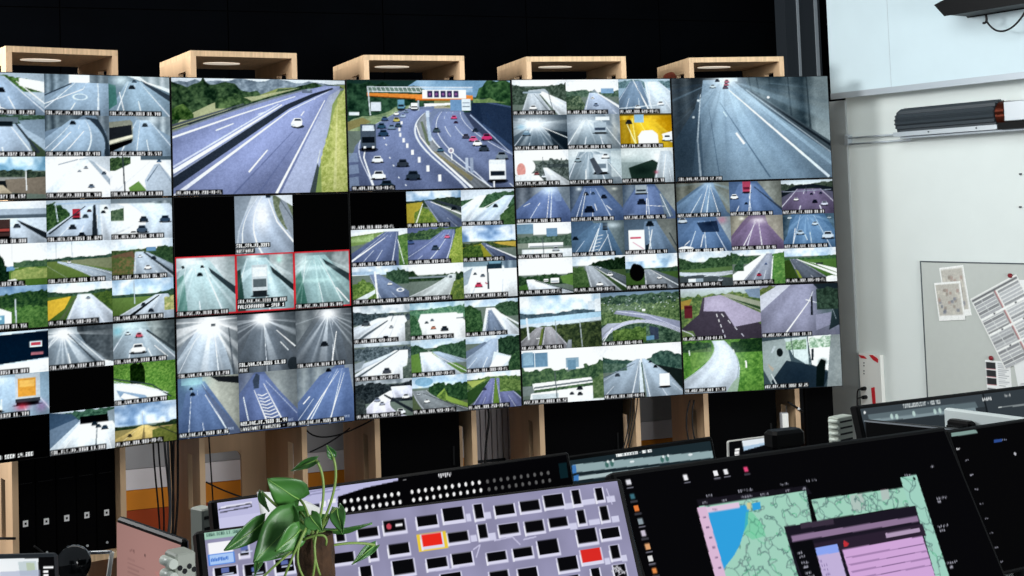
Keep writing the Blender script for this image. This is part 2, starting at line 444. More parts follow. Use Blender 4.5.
    for x, y, z, k in ((17, 75, 6.5, 'dfe5ec'), (17.5, 90, 8, 'e9eef2'), (22, 99, 8.5, '2c4250'), (32, 79, 7, '39424e'), (38, 91, 8.5, '33404e'), (53, 48, 4.5, '44565e'), (64, 36, 3.6, 'd04a78'), (65, 40, 2.5, '402840'), (71, 54, 4.4, '4a4a5c'), (75.5, 57, 5, 'd05a86'), (84, 56, 6.4, 'c83a70'), (78, 61, 5.6, 'eef2f5'), (82, 66, 6, '3a4652'), (93, 74, 7.5, '7c8a98'), (77, 48, 3.5, '2c3a4c')): c.c(x, y, z, k)
    c.k(90, 95, 10.5, 20, 'eef2f6', '26303c').b('dfe6ec', 85, 74, 95, 78).e('e9eef2', 61.5, 65, 1.8, 2.6).e('9a8fa0', 61.5, 65, 1, 1.5).l('dfe6ec', 61.7, 68, 61.9, 74, 1)
    c.b('aab6c8', 70, 72, 72, 84).b('8d9cb4', 73, 72, 75, 86).l('f0f3f6', 87.5, 94, 87.5, 100, 1.2).c(55, 66, 4, '3d6a84')
    c.p('8fa6c4', 0, 66, 5, 66, 6, 74, 0, 74, a=.6).p('8fa6c4', 0, 77, 5.5, 76, 6, 84, 0, 85, a=.6).p('8fa6c4', 0, 88, 5.5, 87, 6, 96, 0, 97, a=.6)
    c.q(.02).cap('VB_A04_338.410-V0-FL')

def tunnel_big(c):
    c.g(0, 100, '485a68', '52687a').wl('2c343a', '5c666c', 0, 0, 30, 0, 20, 30, 16, 100, 0, 100, n=22, sd=1)
    c.p('55636e', 0, 40, 14, 30, 15, 100, 0, 100, a=.5)
    c.wl('2f3f48', '9fb0b4', 46, 0, 100, 0, 100, 72, 70, 36, 50, 12, n=12, sd=4)
    for x, k in ((49, 14), (54, 18), (62, 26), (74, 40), (86, 52)): c.l('27343c', x, 0, x + 1.4, k, 1.2, 2, a=.6)
    c.p('47545c', 46, 8, 56, 18, 100, 64, 100, 76, 60, 28, a=.9).l('273038', 50, 14, 100, 68, 1.5, 2.5).l('93a2ac', 47, 12, 100, 75, .8, 1.4)
    c.r('7e9cb4', [(2, 20, 38), (100, 10, 112)], tex=.06)
    c.p('9cc0d8', 36, 4, 40, 10, 100, 88, 100, 76, a=.55).st(33, 0, 'a8d4f2', 22, .5, 6, 3, 80).st(33, 0, '35506c', 18, .35, 6, 8, 90)
    c.p('4d6880', 0, 100, 0, 62, 14, 30, 17, 14, 18, 100, a=.75)
    c.l('dcecf6', 36, 12, 98, 99, 1.2, 2.6).l('d0e2ee', 18, 16, 15, 60, .7, 1.4).l('c0d4e2', 15, 60, 16, 98, 1.4, 2)
    c.l('f2f8fc', 39.5, 54, 44.5, 65, 2, 2.3).l('b8d2e6', 32, 33, 34, 38, 1).l('3c5670', 30, 24, 60, 98, .6, 1.6, a=.6).l('3c5670', 23, 30, 28, 98, .5, 1, a=.5)
    c.g(0, 4, '90a8b0', 'c8dce4', 30, 42).o(34, 2, 9, 8, 'f2fbff', .9).e('e8f4f8', 16.5, 22, .8, 1.2).e('e8f4f8', 13, 38, .8, 1.2).e('f0f6f4', 61, 20, .9, 1.3)
    for x, y, z, k in ((26, 10, 3.6, 'c9d8dc'), (34, 11, 3.4, '4a3040'), (29, 4, 2.8, '30343c'), (35, 5, 3, 'c06878'), (34.6, 8, 3, 'b85868')): c.c(x, y, z, k)
    c.o(46, 20, 30, 16, 'd0ecfa', .4).o(5, 70, 16, 50, '26323c', .6).o(95, 20, 14, 40, '2a363c', .35).q(.02).cap('S01_NOR_V2_3314 12.279')

def red(c):
    w = 2.6
    for r in ((0, 0, w, 100), (100 - w, 0, 100, 100), (0, 0, 100, w * 1.1), (0, 100 - w * 1.1, 100, 100)): c.b('d8323c', *r)
    return c

def A00(c): c.f('a9bccb').t('2d4a2a', '6d9a50', [0, 0, 30, 4, 60, 10, 100, 26], 45, 4).p('eef3f6', 62, 12, 100, 20, 100, 46, 62, 30).r('8fa9c4', [(8, 10, 40), (100, -40, 112)], LN + [(.2, .015, 0), (.5, .02, 2)], tex=.1).c(36, 46, 11, '1c242c').l('f5f8fb', 30, 80, 62, 96, 2).l('e9eff5', 58, 20, 100, 72, 2, 3).cap('S01_NOR_VO_3001 03.202')
def A01(c): c.f('7f98ae').wl('4a5c68', '8ea4b4', 0, 0, 40, 0, 36, 30, 0, 48).p('e8f1f6', 38, 0, 78, 0, 86, 18, 38, 22).wl('62727c', '8fa0aa', 70, 0, 100, 0, 100, 40, 70, 18).r('8ba6be', [(20, 42, 100), (50, 16, 112), (100, -30, 130)], [(.1, .02, 0), (.4, .015, 3), (.7, .02, 0)], tex=.1).l('3c4c5a', 0, 52, 42, 22, 3).e('d0e0ea', 55, 54, 12, 8, .8).e('8ba6be', 55, 54, 9, 6).l('e8f0f6', 0, 72, 60, 35, 2).cap('S01_VGE_VO_3002 02.871')
def A02(c): c.f('6a8494').p('dfe9ee', 30, 0, 100, 0, 100, 40, 60, 16).wl('8fa0a6', 'c8d4da', 50, 0, 100, 0, 100, 30, 62, 14).r('86a3b8', [(14, 30, 58), (100, -4, 140)], [(.1, .02, 0), (.4, .015, 3), (.72, .02, 0)], tex=.1).p('3a4854', 52, 10, 100, 46, 100, 62, 60, 22).p('2f7a6a', 0, 20, 12, 24, 14, 70, 0, 84, a=.7).c(38, 32, 10, '1d2830').c(42, 16, 7, '3b5468').o(20, 10, 14, 14, 'dff2f6', .8).l('e8f2f8', 18, 40, 26, 96, 2).cap('S01_VGE_VD_3010 03.748')
def A10(c): c.f('9db4c8').t('2b4634', '5d7d66', [0, 2, 100, 0], 22, 3).b('64747e', 0, 6, 60, 20).b('1e2a30', 0, 16, 52, 34).r('9fb4ca', [(28, -10, 52), (100, -60, 90)], LN + [(.5, .012, 0)], tex=.06).c(6, 58, 14, '161e26').p('4c5e4a', 72, 50, 100, 86, 100, 100, 84, 100).l('3a4650', 56, 20, 90, 90, 4, 7).p('7d94a8', 60, 14, 100, 10, 100, 60, 70, 34).cap('S01_MT_VDM_3022 05.258')
def A11(c): c.f('6f88a0').wl('36444e', '768892', 0, 0, 60, 0, 40, 20, 0, 40).p('34424e', 62, 4, 84, 10, 98, 60, 100, 100, 92, 100, 88, 50).wl('586670', '8d9ca8', 78, 0, 100, 0, 100, 80, 94, 40).r('8fabc4', [(10, 40, 68), (40, 14, 86), (100, -40, 88)], [(.2, .016, 0), (.5, .016, 4), (.78, .02, 0)], tex=.1).l('f2f7fb', 6, 92, 40, 40, 2).l('f2f7fb', 36, 80, 60, 38, 2).c(43, 22, 9, '18222a').cap('S01_VGE_EM_3024 02.470')
def A12(c): c.f('7c97ae').wl('6a7c88', 'b8c8d0', 40, 0, 100, 0, 100, 50, 52, 10).r('8eaac2', [(10, 44, 66), (100, 10, 120)], L2 + [(.3, .015, 0)], tex=.08).p('8a8d80', 0, 16, 34, 10, 38, 16, 38, 62, 0, 84).p('2c3036', 0, 30, 36, 22, 37, 46, 0, 60).p('d9d6c0', 0, 62, 38, 46, 38, 52, 0, 70).p('16191c', 0, 72, 38, 56, 36, 66, 0, 90).c(58, 26, 9, '2a343c').o(70, 8, 20, 12, 'e6f2f8', .5).cap('S01_VGE_EM_3025 05.572')
def A20(c): c.cl(34, '4fa5da', 'd8ecf6', 3).t('2a3832', '5a6a58', [0, 38, 30, 34, 60, 30, 100, 36], 60, 3).b('8d8f8c', 0, 48, 70, 56).b('20262a', 0, 56, 52, 76).p('7d7468', 40, 54, 100, 48, 100, 90, 44, 84).r('b0a48e', [(66, 0, 36), (100, -20, 60)]).l('d6d9da', 70, 30, 71, 80, 2.4).cap('S01_EM_3027 01.192')
def A21(c): c.f('f4f8fb').p('dbe5ee', 0, 84, 30, 40, 62, 0, 78, 0, 40, 50, 12, 92).l('7d90a2', 66, 8, 100, 70, 1.5, 3).l('a9b8c6', 52, 8, 66, 6, 2).p('a2b2c0', 66, 10, 72, 10, 100, 56, 100, 72).p('c8d2da', 60, 0, 100, 0, 100, 40).l('8c9cac', 20, 20, 50, 8, 2).c(62, 30, 6, '8c98a4').c(70, 76, 9, '5a6c80').c(52, 38, 5, '8a98a6').c(90, 44, 7, '4a5a6c').cap('S01_VGE_VO_3003 01.768')
def A22(c): c.f('e8eff4').t('2c4430', '6a8858', [0, 4, 34, 2], 36, 3).b('556a78', 50, 0, 100, 10).r('f2f6fa', [(14, 40, 90), (100, -80, 80)], [(.5, .01, 0)], 'b8c4d0').p('aab9c8', 72, 22, 80, 18, 100, 56, 100, 100, 60, 100, 56, 60).l('5f7286', 60, 62, 78, 24, 3, 1.5).l('8a9cb0', 80, 20, 100, 66, 2).p('6f9a4c', 30, 78, 46, 62, 58, 84, 50, 98, 34, 98).l('3c464e', 21, 0, 24, 92, 3).c(80, 16, 7, '4b7cae').cap('S01_RAM_EM_3363 10.808')
def B00(c): c.f('c4d2de').g(0, 26, 'eef3f6', 'd4e0ea').b('9fb0c0', 0, 18, 100, 34).b('53626e', 0, 32, 100, 40).r('b6c4d2', [(40, 24, 62), (100, -6, 110)], LN).p('2b3238', 56, 44, 100, 76, 100, 92, 62, 54).c(20, 66, 12, '20262c').k(38, 86, 17, 44, '4a3a38', '1c1c20').b('a04a44', 31, 64, 45, 70).c(56, 62, 10, '3a444e').cap('S01_VO_3051 08.008')
def B01(c): c.f('b4c6d4').t('24402a', '5c7f4c', [0, 10, 14, 6, 30, 20, 36, 34], 76, 4).l('9fbcd8', 12, 10, 84, 6, 4).l('c6d6e4', 14, 6, 18, 52, 2).r('aebfd2', [(14, 60, 80), (100, -24, 80)], LN, tex=.06).l('2d353c', 74, 14, 74, 98, 5, 14).r('d2dde8', [(14, 82, 96), (100, 84, 140)], L2).k(46, 46, 12, 24, 'b03848', '60202c').c(40, 70, 11, '2a323a').c(54, 90, 12, '262e36').c(60, 44, 9, '3a464e').c(66, 30, 7, '4a3038').c(88, 34, 7, '2a323a').c(92, 24, 6, '3a444c').l('3a444c', 4, 80, 60, 16, 4, 2).cap('S01_HEN_EM_3053 01.824')
def B02(c): c.f('dfe8ef').b('7d8c96', 0, 0, 100, 12).wl('5c6c74', 'a4b2ba', 60, 8, 100, 6, 100, 26).b('cfd9e0', 0, 12, 60, 22).r('c2d2e0', [(14, 30, 96), (50, 50, 110), (100, 20, 120)], [(.1, .02, 0), (.5, .014, 3)]).r('eef4f8', [(12, 10, 28), (46, 42, 54), (100, -40, 34)]).t('3f5a44', '758a6c', [0, 30, 22, 22], 54, 3).c(53, 58, 14, '2c3a48').c(88, 60, 17, '38506a').c(50, 84, 18, '45586c').c(36, 92, 14, 'e8eef2').l('f4f6f8', 22, 20, 22, 56, 3).cap('S01_HEN_VO_3061 04.878')
def B10(c): c.f('f2f7fa').p('5a8038', 38, 60, 100, 50, 100, 100, 44, 100).t('7d9450', 'a4ae68', [46, 66, 70, 56, 100, 60], 84, 3, 4).t('10241c', '2f4c34', [0, 18, 16, 14, 30, 24, 40, 52, 44, 66], 92, 7).p('4f8fc4', 40, 54, 52, 52, 52, 62, 40, 64).p('e4eaf0', 42, 84, 52, 82, 70, 100, 36, 100).l('c6ced4', 48, 0, 48, 40, 1).t('3a5a44', '5f7d5a', [50, 44, 100, 40], 56, 3, 8).cap('S01_VDT_3072 0.FL')
def B11(c): c.g(0, 46, 'dce8f2', 'eef4f8').l('9fb0bc', 14, 0, 14, 40, 1.2).l('9fb0bc', 38, 0, 39, 40, 1.2).t('2c463a', '4a6a58', [0, 40, 40, 38, 100, 34], 50, 2).g(46, 100, '6f8448', '5d7a3c').p('7d8466', 20, 46, 100, 42, 100, 70, 60, 58).r('97a6b4', [(16, 46, 50), (60, 60, 80), (120, 88, 140)], [(.1, .04, 0), (.5, .03, 0), (.9, .04, 0)], tr=True).l('9aa894', 0, 56, 40, 96, 1).c(34, 52, 6, 'dfe8ee').cap('S01_PLIE_EM_3071 15.848')
def B12(c): c.cl(30, 'c8dcec', 'f4f8fa', 3).t('3a4e34', '5f7448', [0, 28, 40, 26, 100, 22], 60, 3).p('6f5a48', 0, 40, 34, 30, 44, 60, 40, 100, 0, 100).t('4f6a3c', '7d6a4c', [0, 46, 20, 40, 36, 46], 100, 5, 3).t('2f4a34', '4d6b48', [60, 30, 78, 20, 100, 26], 70, 4, 5).r('a3b2c0', [(32, 38, 52), (100, 34, 104)], LN).l('39444c', 52, 34, 104, 94, 3, 8).r('94a4b4', [(34, 54, 58), (90, 104, 130)]).b('3f8fd4', 56, 22, 72, 32).c(46, 46, 7, 'c8d0d8').c(58, 76, 11, 'e8eef2').c(68, 52, 8, '2a343c').cap('S01_PLIE_VO_3063 06.324')
def B20(c): c.cl(20, '3f78b4', '86b4dc', 4).t('22402c', '4c7040', [0, 14, 30, 22, 60, 16, 100, 12], 100, 5).t('3d6a34', '6f9a50', [36, 52, 70, 48, 100, 54], 100, 4, 6).p('eef3f6', 0, 52, 30, 50, 46, 60, 46, 96, 0, 96).b('3aa6d8', 12, 66, 36, 86).b('bfe6f4', 16, 70, 32, 76).l('b8c2c8', 52, 30, 53, 96, 3).cap('S01_VD_3079 07.751')
def B21(c): c.cl(24, 'cfe2f2', 'f4f9fb', 5).t('2d4a3a', '4f7058', [0, 20, 50, 26, 100, 16], 34, 3).g(32, 100, '5c7a3c', '4e6e34').p('d4b03c', 0, 40, 36, 32, 26, 60, 0, 88).t('3d5a30', '66803e', [60, 30, 80, 26, 100, 24], 60, 3, 4).r('c2cdda', [(28, 46, 66), (100, 24, 118)], LN, tex=.05).l('5a6a4a', 44, 34, 16, 96, 3, 9).c(62, 40, 6, '7d8c9c').cap('VB_S01_325.580-V0-FL')
def B22(c): c.cl(36, '9fc8ea', 'f2f7fa', 6).t('2d4a3c', '4b6a54', [0, 36, 60, 38, 100, 28], 46, 2).g(44, 100, '6c8a48', '557038').r('b4bfca', [(40, 70, 84), (110, -20, 60)], L2).l('20282c', 76, 42, 20, 98, 2, 8).r('a4b2c0', [(40, 80, 90), (110, 44, 120)], L2).t('8a9a5c', 'c8c088', [84, 50, 100, 46], 80, 3, 4).l('aab6be', 35, 4, 36, 60, 2.4).c(50, 66, 8, '28323a').c(62, 82, 9, '2a3440').cap('S01_RAM_VO_3304 10.28')
def C00(c): c.f('b8d4e6').st(10, 20, 'ffffff', 12, .8, 0, 1, 90).p('12283c', 24, 8, 100, 4, 100, 66, 26, 74).b('cfe0ea', 72, 26, 90, 40).b('c04a5a', 74, 29, 88, 36).b('a86a74', 74, 52, 92, 58).p('f4f8fa', 26, 76, 100, 68, 100, 100, 30, 100).cap('S01_VO_3053 10.887')
def C01(c): c.f('6a7a86').wl('2c343a', '7c868c', 40, 0, 100, 0, 100, 100, 60, 50, n=10, sd=3).g(0, 14, '6c7c86', '98a8b0', 0, 44).r('7f8e9a', [(14, 12, 36), (100, -30, 100)], L2, tex=.1).st(22, 14, 'f4fafc', 16, .9, 10, 2, 70).o(22, 14, 18, 18, 'ffffff', 1).p('f0f4f6', 68, 92, 86, 84, 100, 90, 100, 100, 72, 100).l('333c42', 30, 16, 74, 90, 2, 5, a=.7).cap('S01_RAM_VO_3332 10.884')
def C02(c): c.f('7d9098').wl('3a4448', 'a0aaa8', 52, 0, 100, 0, 100, 80, 60, 24, n=9).r('8fa0ac', [(18, 20, 52), (100, -20, 110)], LN, tex=.08).o(24, 8, 30, 16, 'd8f4f8', .95).o(8, 20, 7, 10, '6ad0e8', .9).c(42, 38, 12, 'b85060', '402028').c(40, 76, 24, 'e4eaee').c(24, 30, 8, 'd0dce2').l('2f383c', 54, 22, 100, 76, 4, 8).l('f2f6f8', 66, 60, 88, 90, 2).st(40, 10, 'e6f6fa', 12, .5).cap('S01_RAM_VO_3338 11.609')
def C10(c): c.f('86a8c0').wl('5c7484', '9cb4c2', 0, 0, 20, 0, 10, 60, 0, 80).r('9ab8d0', [(6, 20, 60), (100, -16, 112)], LN).o(20, 10, 20, 12, 'eaf8fc', .9).c(18, 84, 26, 'dfeaf2').k(68, 74, 36, 72, 'b8c4cc', 'b8c4cc').b('d89a3c', 54, 12, 80, 54).b('e4b45c', 56, 16, 78, 32).b('3c444c', 50, 58, 86, 66).o(60, 76, 10, 9, 'd03a4c', .7).o(88, 80, 8, 12, '9a6aa0', .6).cap('S01_EM_1020 11.734')
def C12(c): c.f('5f9a3c').t('4a8430', '8cbc54', [0, 0, 100, 0], 100, 3, 2, 24).t('142414', '2a4220', [26, 6, 34, 0, 46, 4, 50, 20], 52, 4, 4).p('e4edf4', 0, 44, 40, 52, 86, 78, 84, 100, 0, 100).p('5f8cb8', 4, 62, 50, 80, 60, 100, 20, 100, 10, 80, a=.75).p('f4f8fa', 16, 70, 40, 84, 30, 96, 10, 80).l('39464e', 0, 34, 60, 56, 3).l('39464e', 60, 56, 92, 90, 3).l('c6d2da', 0, 40, 88, 80, 1.5).cap('S01_RAM_EM_3357 12.794')
def C20(c): c.f('000000').tx('S01 D1N 500M 14.260', 4, 84)
def C21(c): c.f('c2d0da').t('24463a', '5c8a70', [0, 6, 100, 0], 24, 4).p('3d5a78', 0, 0, 34, 8, 46, 26, 0, 78).p('67809a', 0, 40, 40, 20, 46, 26, 0, 84).b('12181c', 46, 16, 90, 34).p('8ea0ac', 88, 10, 100, 6, 100, 60, 90, 34).r('dfe8ee', [(34, 44, 96), (100, 2, 124)], [(.1, .014, 0), (.3, .012, 2), (.55, .02, 0, '5c6870'), (.75, .012, 2), (.95, .012, 0)], 'ffffff').c(68, 40, 9, '20303c').c(84, 52, 10, '2a4258').c(74, 46, 8, '30404c').cap('S01_TLS_VO_3368 13.080')
def C22(c): c.cl(52, '5c92d0', 'd8e6f2', 7).l('b4b8bc', 44, 20, 45, 60, 1.6).t('26382a', '3f5438', [0, 52, 40, 54, 60, 56, 100, 48], 62, 2).g(60, 100, '8f8458', 'a89858').r('c2ac6c', [(54, 42, 52), (100, -30, 120)], [(.2, .02, 0, 'dcd0a0'), (.5, .05, 0, '6d6244'), (.8, .02, 0, 'dcd0a0')], tex=.15).t('5d6a34', '7c8044', [60, 68, 100, 60], 100, 3, 4).l('39423a', 70, 60, 100, 84, 2).c(24, 78, 7, '4a4230').cap('VB_A02_309.903-V0-FL')

def BLK(c): c.f('020203')
def D01(c): c.f('b4c0cc').t('5c6a54', '8a9478', [60, 0, 100, 0], 60, 2).p('8c9aa8', 0, 0, 30, 0, 6, 60, 0, 100).r('a4b4c8', [(2, 40, 66), (30, 20, 70), (100, 10, 130)], [(.06, .02, 0), (.3, .03, 0)], 'f6f9fc', tex=.04).p('8d98a4', 80, 4, 88, 10, 100, 40, 100, 78, 86, 52, 76, 20).l('f4f7fa', 58, 6, 72, 46, 1.6, 2.4).l('f4f7fa', 72, 46, 100, 82, 2.4, 3).o(46, 34, 14, 26, 'f4eee8', .7).p('dfe6ec', 70, 0, 100, 0, 100, 20, 84, 10).l('5d6a72', 78, 8, 100, 44, 1.4).b('2c3844', 54, 0, 62, 4).tx('S01_STA_V0_3097', 2, 82).tx('AUSFAHRT', 2, 91)
def D10(c): red(c.f('8aa4aa').wl('8c9a9c', 'd8e0e2', 46, 0, 100, 0, 100, 62, 62, 26, n=9).r('a2bec2', [(8, 14, 56), (100, -20, 124)], [(.14, .014, 0), (.42, .014, 4), (.68, .018, 0)], tex=.1).p('2c7c68', 0, 40, 14, 30, 20, 100, 0, 100, a=.5).o(20, 6, 26, 14, 'f4fbfc', .9).st(36, 6, 'f0fbff', 18, .7, 20, 4, 90).p('36444a', 54, 20, 100, 56, 100, 70, 58, 30).c(40, 34, 9, '1c2428').c(44, 20, 6, '28343a').l('2c3438', 12, 16, 14, 20, 4)).cap('S01_VGE_VD_3100 05.118')
def D11(c): red(c.f('7a9094').wl('5a6a6e', 'd0dada', 56, 0, 100, 0, 100, 70, 60, 26, n=8).r('9cbac0', [(8, 18, 52), (100, -16, 130)], L2, tex=.1).st(50, 10, 'e8fbff', 16, .6, 20, 5, 90).k(40, 74, 26, 54, 'b8c2c6', '39444a').b('d4dcde', 28, 24, 52, 40).b('59656a', 29, 44, 51, 58).b('2a3236', 28, 64, 52, 74).o(30, 4, 12, 8, 'e8fbfb', .9).o(74, 12, 4, 5, 'a8f0e0', .9).p('2f3c40', 58, 22, 100, 58, 100, 70, 62, 34).p('1e4038', 0, 30, 8, 26, 16, 100, 0, 100, a=.8)).tx('S01_VGE_VO_3311 08.000', 3, 78).tx('FALSCHFAHRER - SPUR 1', 3, 87)
def D12(c): red(c.f('7a9296').wl('6c7a7c', 'dce4e4', 48, 0, 100, 0, 100, 50, 70, 24, n=8, sd=3).r('88aaac', [(8, 16, 56), (100, -10, 130)], [(.14, .014, 0), (.44, .012, 3), (.7, .016, 0)], tex=.1).p('1f6650', 0, 44, 12, 34, 24, 100, 0, 100, a=.6).st(36, 4, 'd8fbf6', 16, .6, 16, 7, 90).o(14, 18, 14, 20, 'e8f8f6', .6).p('364448', 50, 14, 100, 44, 100, 58, 56, 24).o(40, 30, 40, 4, 'e8ffff', .4).o(40, 52, 40, 4, 'd8fff8', .35).l('f2fafa', 74, 66, 96, 92, 2)).cap('S01_VGE_VD_3109 05.845')
def E00(c): c.f('7c8894').wl('5a6268', '8e989e', 60, 0, 100, 0, 100, 100, 82, 100, n=8).wl('6c747a', '9aa4aa', 0, 0, 46, 0, 0, 56, n=8, sd=2).r('a8b8c6', [(10, 40, 66), (100, -20, 92)], [(.16, .012, 0), (.78, .02, 0)], tex=.06).st(56, 8, 'ffffff', 16, .95, 4, 3, 80).o(56, 12, 26, 24, 'ffffff', 1).b('5a6268', 56, 12, 63, 16).p('39424c', 84, 20, 86, 20, 94, 100, 90, 100, a=.5).cap('S01_RAM_EM_3664 13.278')
def E01(c): c.f('5c646c').wl('444c52', '6f787e', 60, 0, 100, 0, 100, 66, n=8).r('646e78', [(14, 30, 60), (100, -10, 108)], [(.5, .012, 0)], tex=.06).st(43, 10, 'eef6fc', 20, .9, 10, 5, 50).o(43, 10, 17, 12, 'ffffff', 1).o(43, 6, 13, 10, 'ffffff', .9).l('eef2f4', 66, 30, 98, 60, 1, 2).l('dfe6ea', 72, 50, 86, 66, 1.4).e('2c343a', 94, 90, 10, 12, .8).tx('S01_RAM_EM_3665 13.60', 2, 82).tx('VINE', 2, 91)
def E02(c): c.f('5f676e').wl('50585e', '7a8288', 64, 0, 100, 0, 100, 80, n=8).wl('5c646a', '848c90', 0, 0, 44, 0, 0, 60, n=7).r('67717b', [(14, 44, 74), (100, -20, 92)], [(.75, .016, 3)], tex=.06).st(58, 8, 'eef6fc', 18, .85, 10, 7, 55).o(58, 8, 17, 12, 'ffffff', 1).c(50, 64, 13, '22282e').l('eef2f4', 72, 40, 62, 96, 1.4, 2).cap('S01_RAM_EM_3134 13.534')
def E10(c): c.f('50709c').wl('8c9088', 'b8bcb0', 36, 0, 100, 0, 100, 96, 52, 26, n=7, sd=2).p('2c3034', 52, 0, 100, 4, 100, 16, 66, 10).r('5473a8', [(8, 18, 44), (100, -6, 104)], [(.2, .014, 0), (.44, .012, 4), (.8, .02, 0)], tex=.05).g(0, 12, '6c8cac', '80c0d8', 6, 40).o(26, 8, 18, 12, '9ae0e8', .8).c(24, 30, 8, '1c2836').c(22, 20, 6, '28384c').p('5a6a8a', 36, 8, 44, 20, 100, 94, 100, 100, 84, 100).l('d8e4f0', 44, 30, 82, 98, 1, 2).tx('A22_BAI_BT_7503 02.36', 2, 91).tx('BASE', 80, 88, 'b4c4e0', None, (1, 1.4))
def E11(c): c.f('5a6ea0').wl('6c7478', '9ca4a4', 44, 0, 100, 0, 100, 70, 56, 20, n=9).wl('5c6884', '7c88a0', 0, 0, 28, 0, 0, 36, n=6).r('5a70a8', [(4, 24, 46), (100, -12, 118)], tex=.05).l('e8eef6', 26, 30, 46, 84, 1, 2.4).l('e8eef6', 42, 20, 72, 84, 1, 2.4)
def E11b(c):
    E11(c)
    for i in range(9):
        y = 38 + i * 5.5; k = (y - 30) / 54
        c.l('e8eef6', 29 + 18 * k, y, 36 + 22 * k, y + 3, 1.6).l('e8eef6', 36 + 22 * k, y + 3, 44 + 26 * k, y - .5, 1.6)
    c.p('39444e', 24, 14, 30, 2, 36, 6, 34, 28, 26, 28, a=.8).l('aab6cc', 46, 16, 98, 76, 1).l('dfe6f0', 8, 40, 16, 84, 1.6).tx('A22_BAI_BT_7503 01.44', 2, 82).tx('LANGSAMES FAHRZEUG - SPUR 1', 2, 91).tx('BASE', 82, 84, 'b4c4e0', None, (1, 1.4))
def E12(c): c.f('5672ac').wl('66727c', '99a4a8', 0, 0, 70, 0, 40, 16, 0, 60, n=8).wl('8c98a4', 'c0c8cc', 84, 0, 100, 0, 100, 86, 92, 60, n=10).r('5676b4', [(6, 62, 92), (100, -30, 108)], [(.16, .012, 3), (.34, .02, 0), (.62, .016, 0)], 'eef3f8', tex=.05).l('f0f4fa', 10, 62, 22, 50, 2).l('f0f4fa', 12, 96, 44, 50, 2.4, 1.6).l('f0f4fa', 44, 50, 74, 10, 1.6, .6).l('e0e8f4', 56, 94, 84, 14, 2, .8).c(56, 10, 9, '10161c').tx('A22_BAI_BT_7505 01.54', 2, 91).tx('BASE', 82, 88, 'b4c4e0', None, (1, 1.4))

def F00(c): c.f('000000').cap('VB_A04_310.800-V0-FL')
def F01(c): c.cl(34, '6fa6d8', 'dfe9f2', 3).t('2a3a30', '4a5c48', [0, 28, 40, 24, 100, 18], 44, 3).p('a99a3c', 0, 34, 30, 30, 14, 92, 0, 100).t('5c7a34', '8c9c48', [14, 60, 30, 44, 50, 60, 60, 100], 100, 4, 3).r('5e6c8c', [(26, 32, 44), (100, 62, 120)], [(.04, .02, 0), (.5, .016, 3)]).l('f0f4f8', 44, 30, 100, 66, 2, 4).p('39424c', 48, 26, 100, 60, 100, 46, 60, 28).l('d8dccf', 16, 92, 30, 34, 4, 2).c(86, 54, 10, '20262e').cap('VB_A04_310.860-V0-FL')
def F02(c): c.f('cfdbe6').t('2f5038', '5f8864', [0, 30, 20, 26, 60, 10, 100, 8], 50, 3).r('d4e0ea', [(16, 34, 48), (100, -60, 10)], L2).r('b8cadc', [(18, 82, 100), (110, -10, 60)], LN).p('3d5a3a', 80, 60, 100, 40, 100, 96, 74, 96).t('3c5c38', '5f8050', [72, 70, 100, 46], 100, 4, 3).c(64, 50, 9, '28343c').l('eef4f8', 30, 60, 82, 22, 2).cap('VB_A04_312.880-V0-FL')
def F10(c): c.g(0, 20, 'e4edf4', 'f0f5f8').p('7d9a58', 0, 18, 60, 8, 20, 40, 0, 44).t('8cae68', 'b4cc90', [0, 24, 40, 14], 34, 2).r('5a6a94', [(8, 60, 84), (110, -50, 82)], [(.2, .02, 0), (.42, .014, 3), (.62, .014, 3), (.9, .02, 0)]).l('e6ebf2', 0, 84, 60, 24, 5, 1.6).p('5d8a48', 82, 20, 100, 14, 100, 96, 88, 100).t('4c7a3c', '86aa5c', [84, 22, 100, 16], 100, 2, 2).l('dfe6ec', 82, 30, 92, 96, 2).cap('VB_A04_311.415-V0-FL')
def F11(c): c.f('5f6ea0').t('2f4a3a', '6a8a58', [0, 16, 40, 6, 80, 2, 100, 0], 34, 4).r('6676aa', [(8, 66, 86), (60, 10, 84), (110, -60, 76)], [(.16, .016, 0), (.4, .014, 4), (.62, .02, 0), (.9, .02, 0)]).t('7d9a3c', 'b4c060', [74, 80, 84, 30, 90, 6, 100, 0], 100, 3, 3, 24).c(72, 32, 10, 'd06a88').c(50, 62, 13, '38485c').c(6, 44, 12, '3a5a9a').cap('VB_A04_306.870-V0-FL')
def F12(c): c.cl(44, '4f88cc', 'dfeaf4', 9).t('2c4030', '5a6c3c', [0, 50, 30, 46, 100, 44], 64, 3).p('8d8c34', 0, 60, 36, 50, 60, 98, 0, 100).t('33502c', '66823c', [0, 62, 20, 54, 34, 56, 40, 90], 100, 4, 3).p('b8a048', 56, 48, 100, 46, 100, 62, 70, 54).r('53607c', [(48, 34, 42), (100, 64, 110)], L2).l('e9edf0', 44, 54, 100, 92, 1.4, 4).cap('VB_A04_301.715-V0-FL')
def F20(c): c.cl(24, 'a8c4de', 'f0f5f8', 2).b('9cbcd8', 0, 14, 40, 22).t('2e4838', '56745a', [60, 20, 80, 10, 100, 16], 50, 4).t('4a6c34', '8ca858', [0, 50, 18, 34, 40, 50, 50, 100], 100, 5, 3).p('cfd8da', 0, 90, 40, 62, 40, 72, 10, 100).r('6a7c9c', [(22, 30, 48), (100, 50, 130)], [(.04, .02, 0), (.45, .014, 3)]).l('f2f5f8', 40, 14, 44, 88, 5).e('f2f5f8', 84, 66, 7, 5).e('6a7c9c', 84, 66, 4, 3).c(66, 52, 8, 'e6ecf0').cap('S01_VCE_EM_A21_5006 07.315')
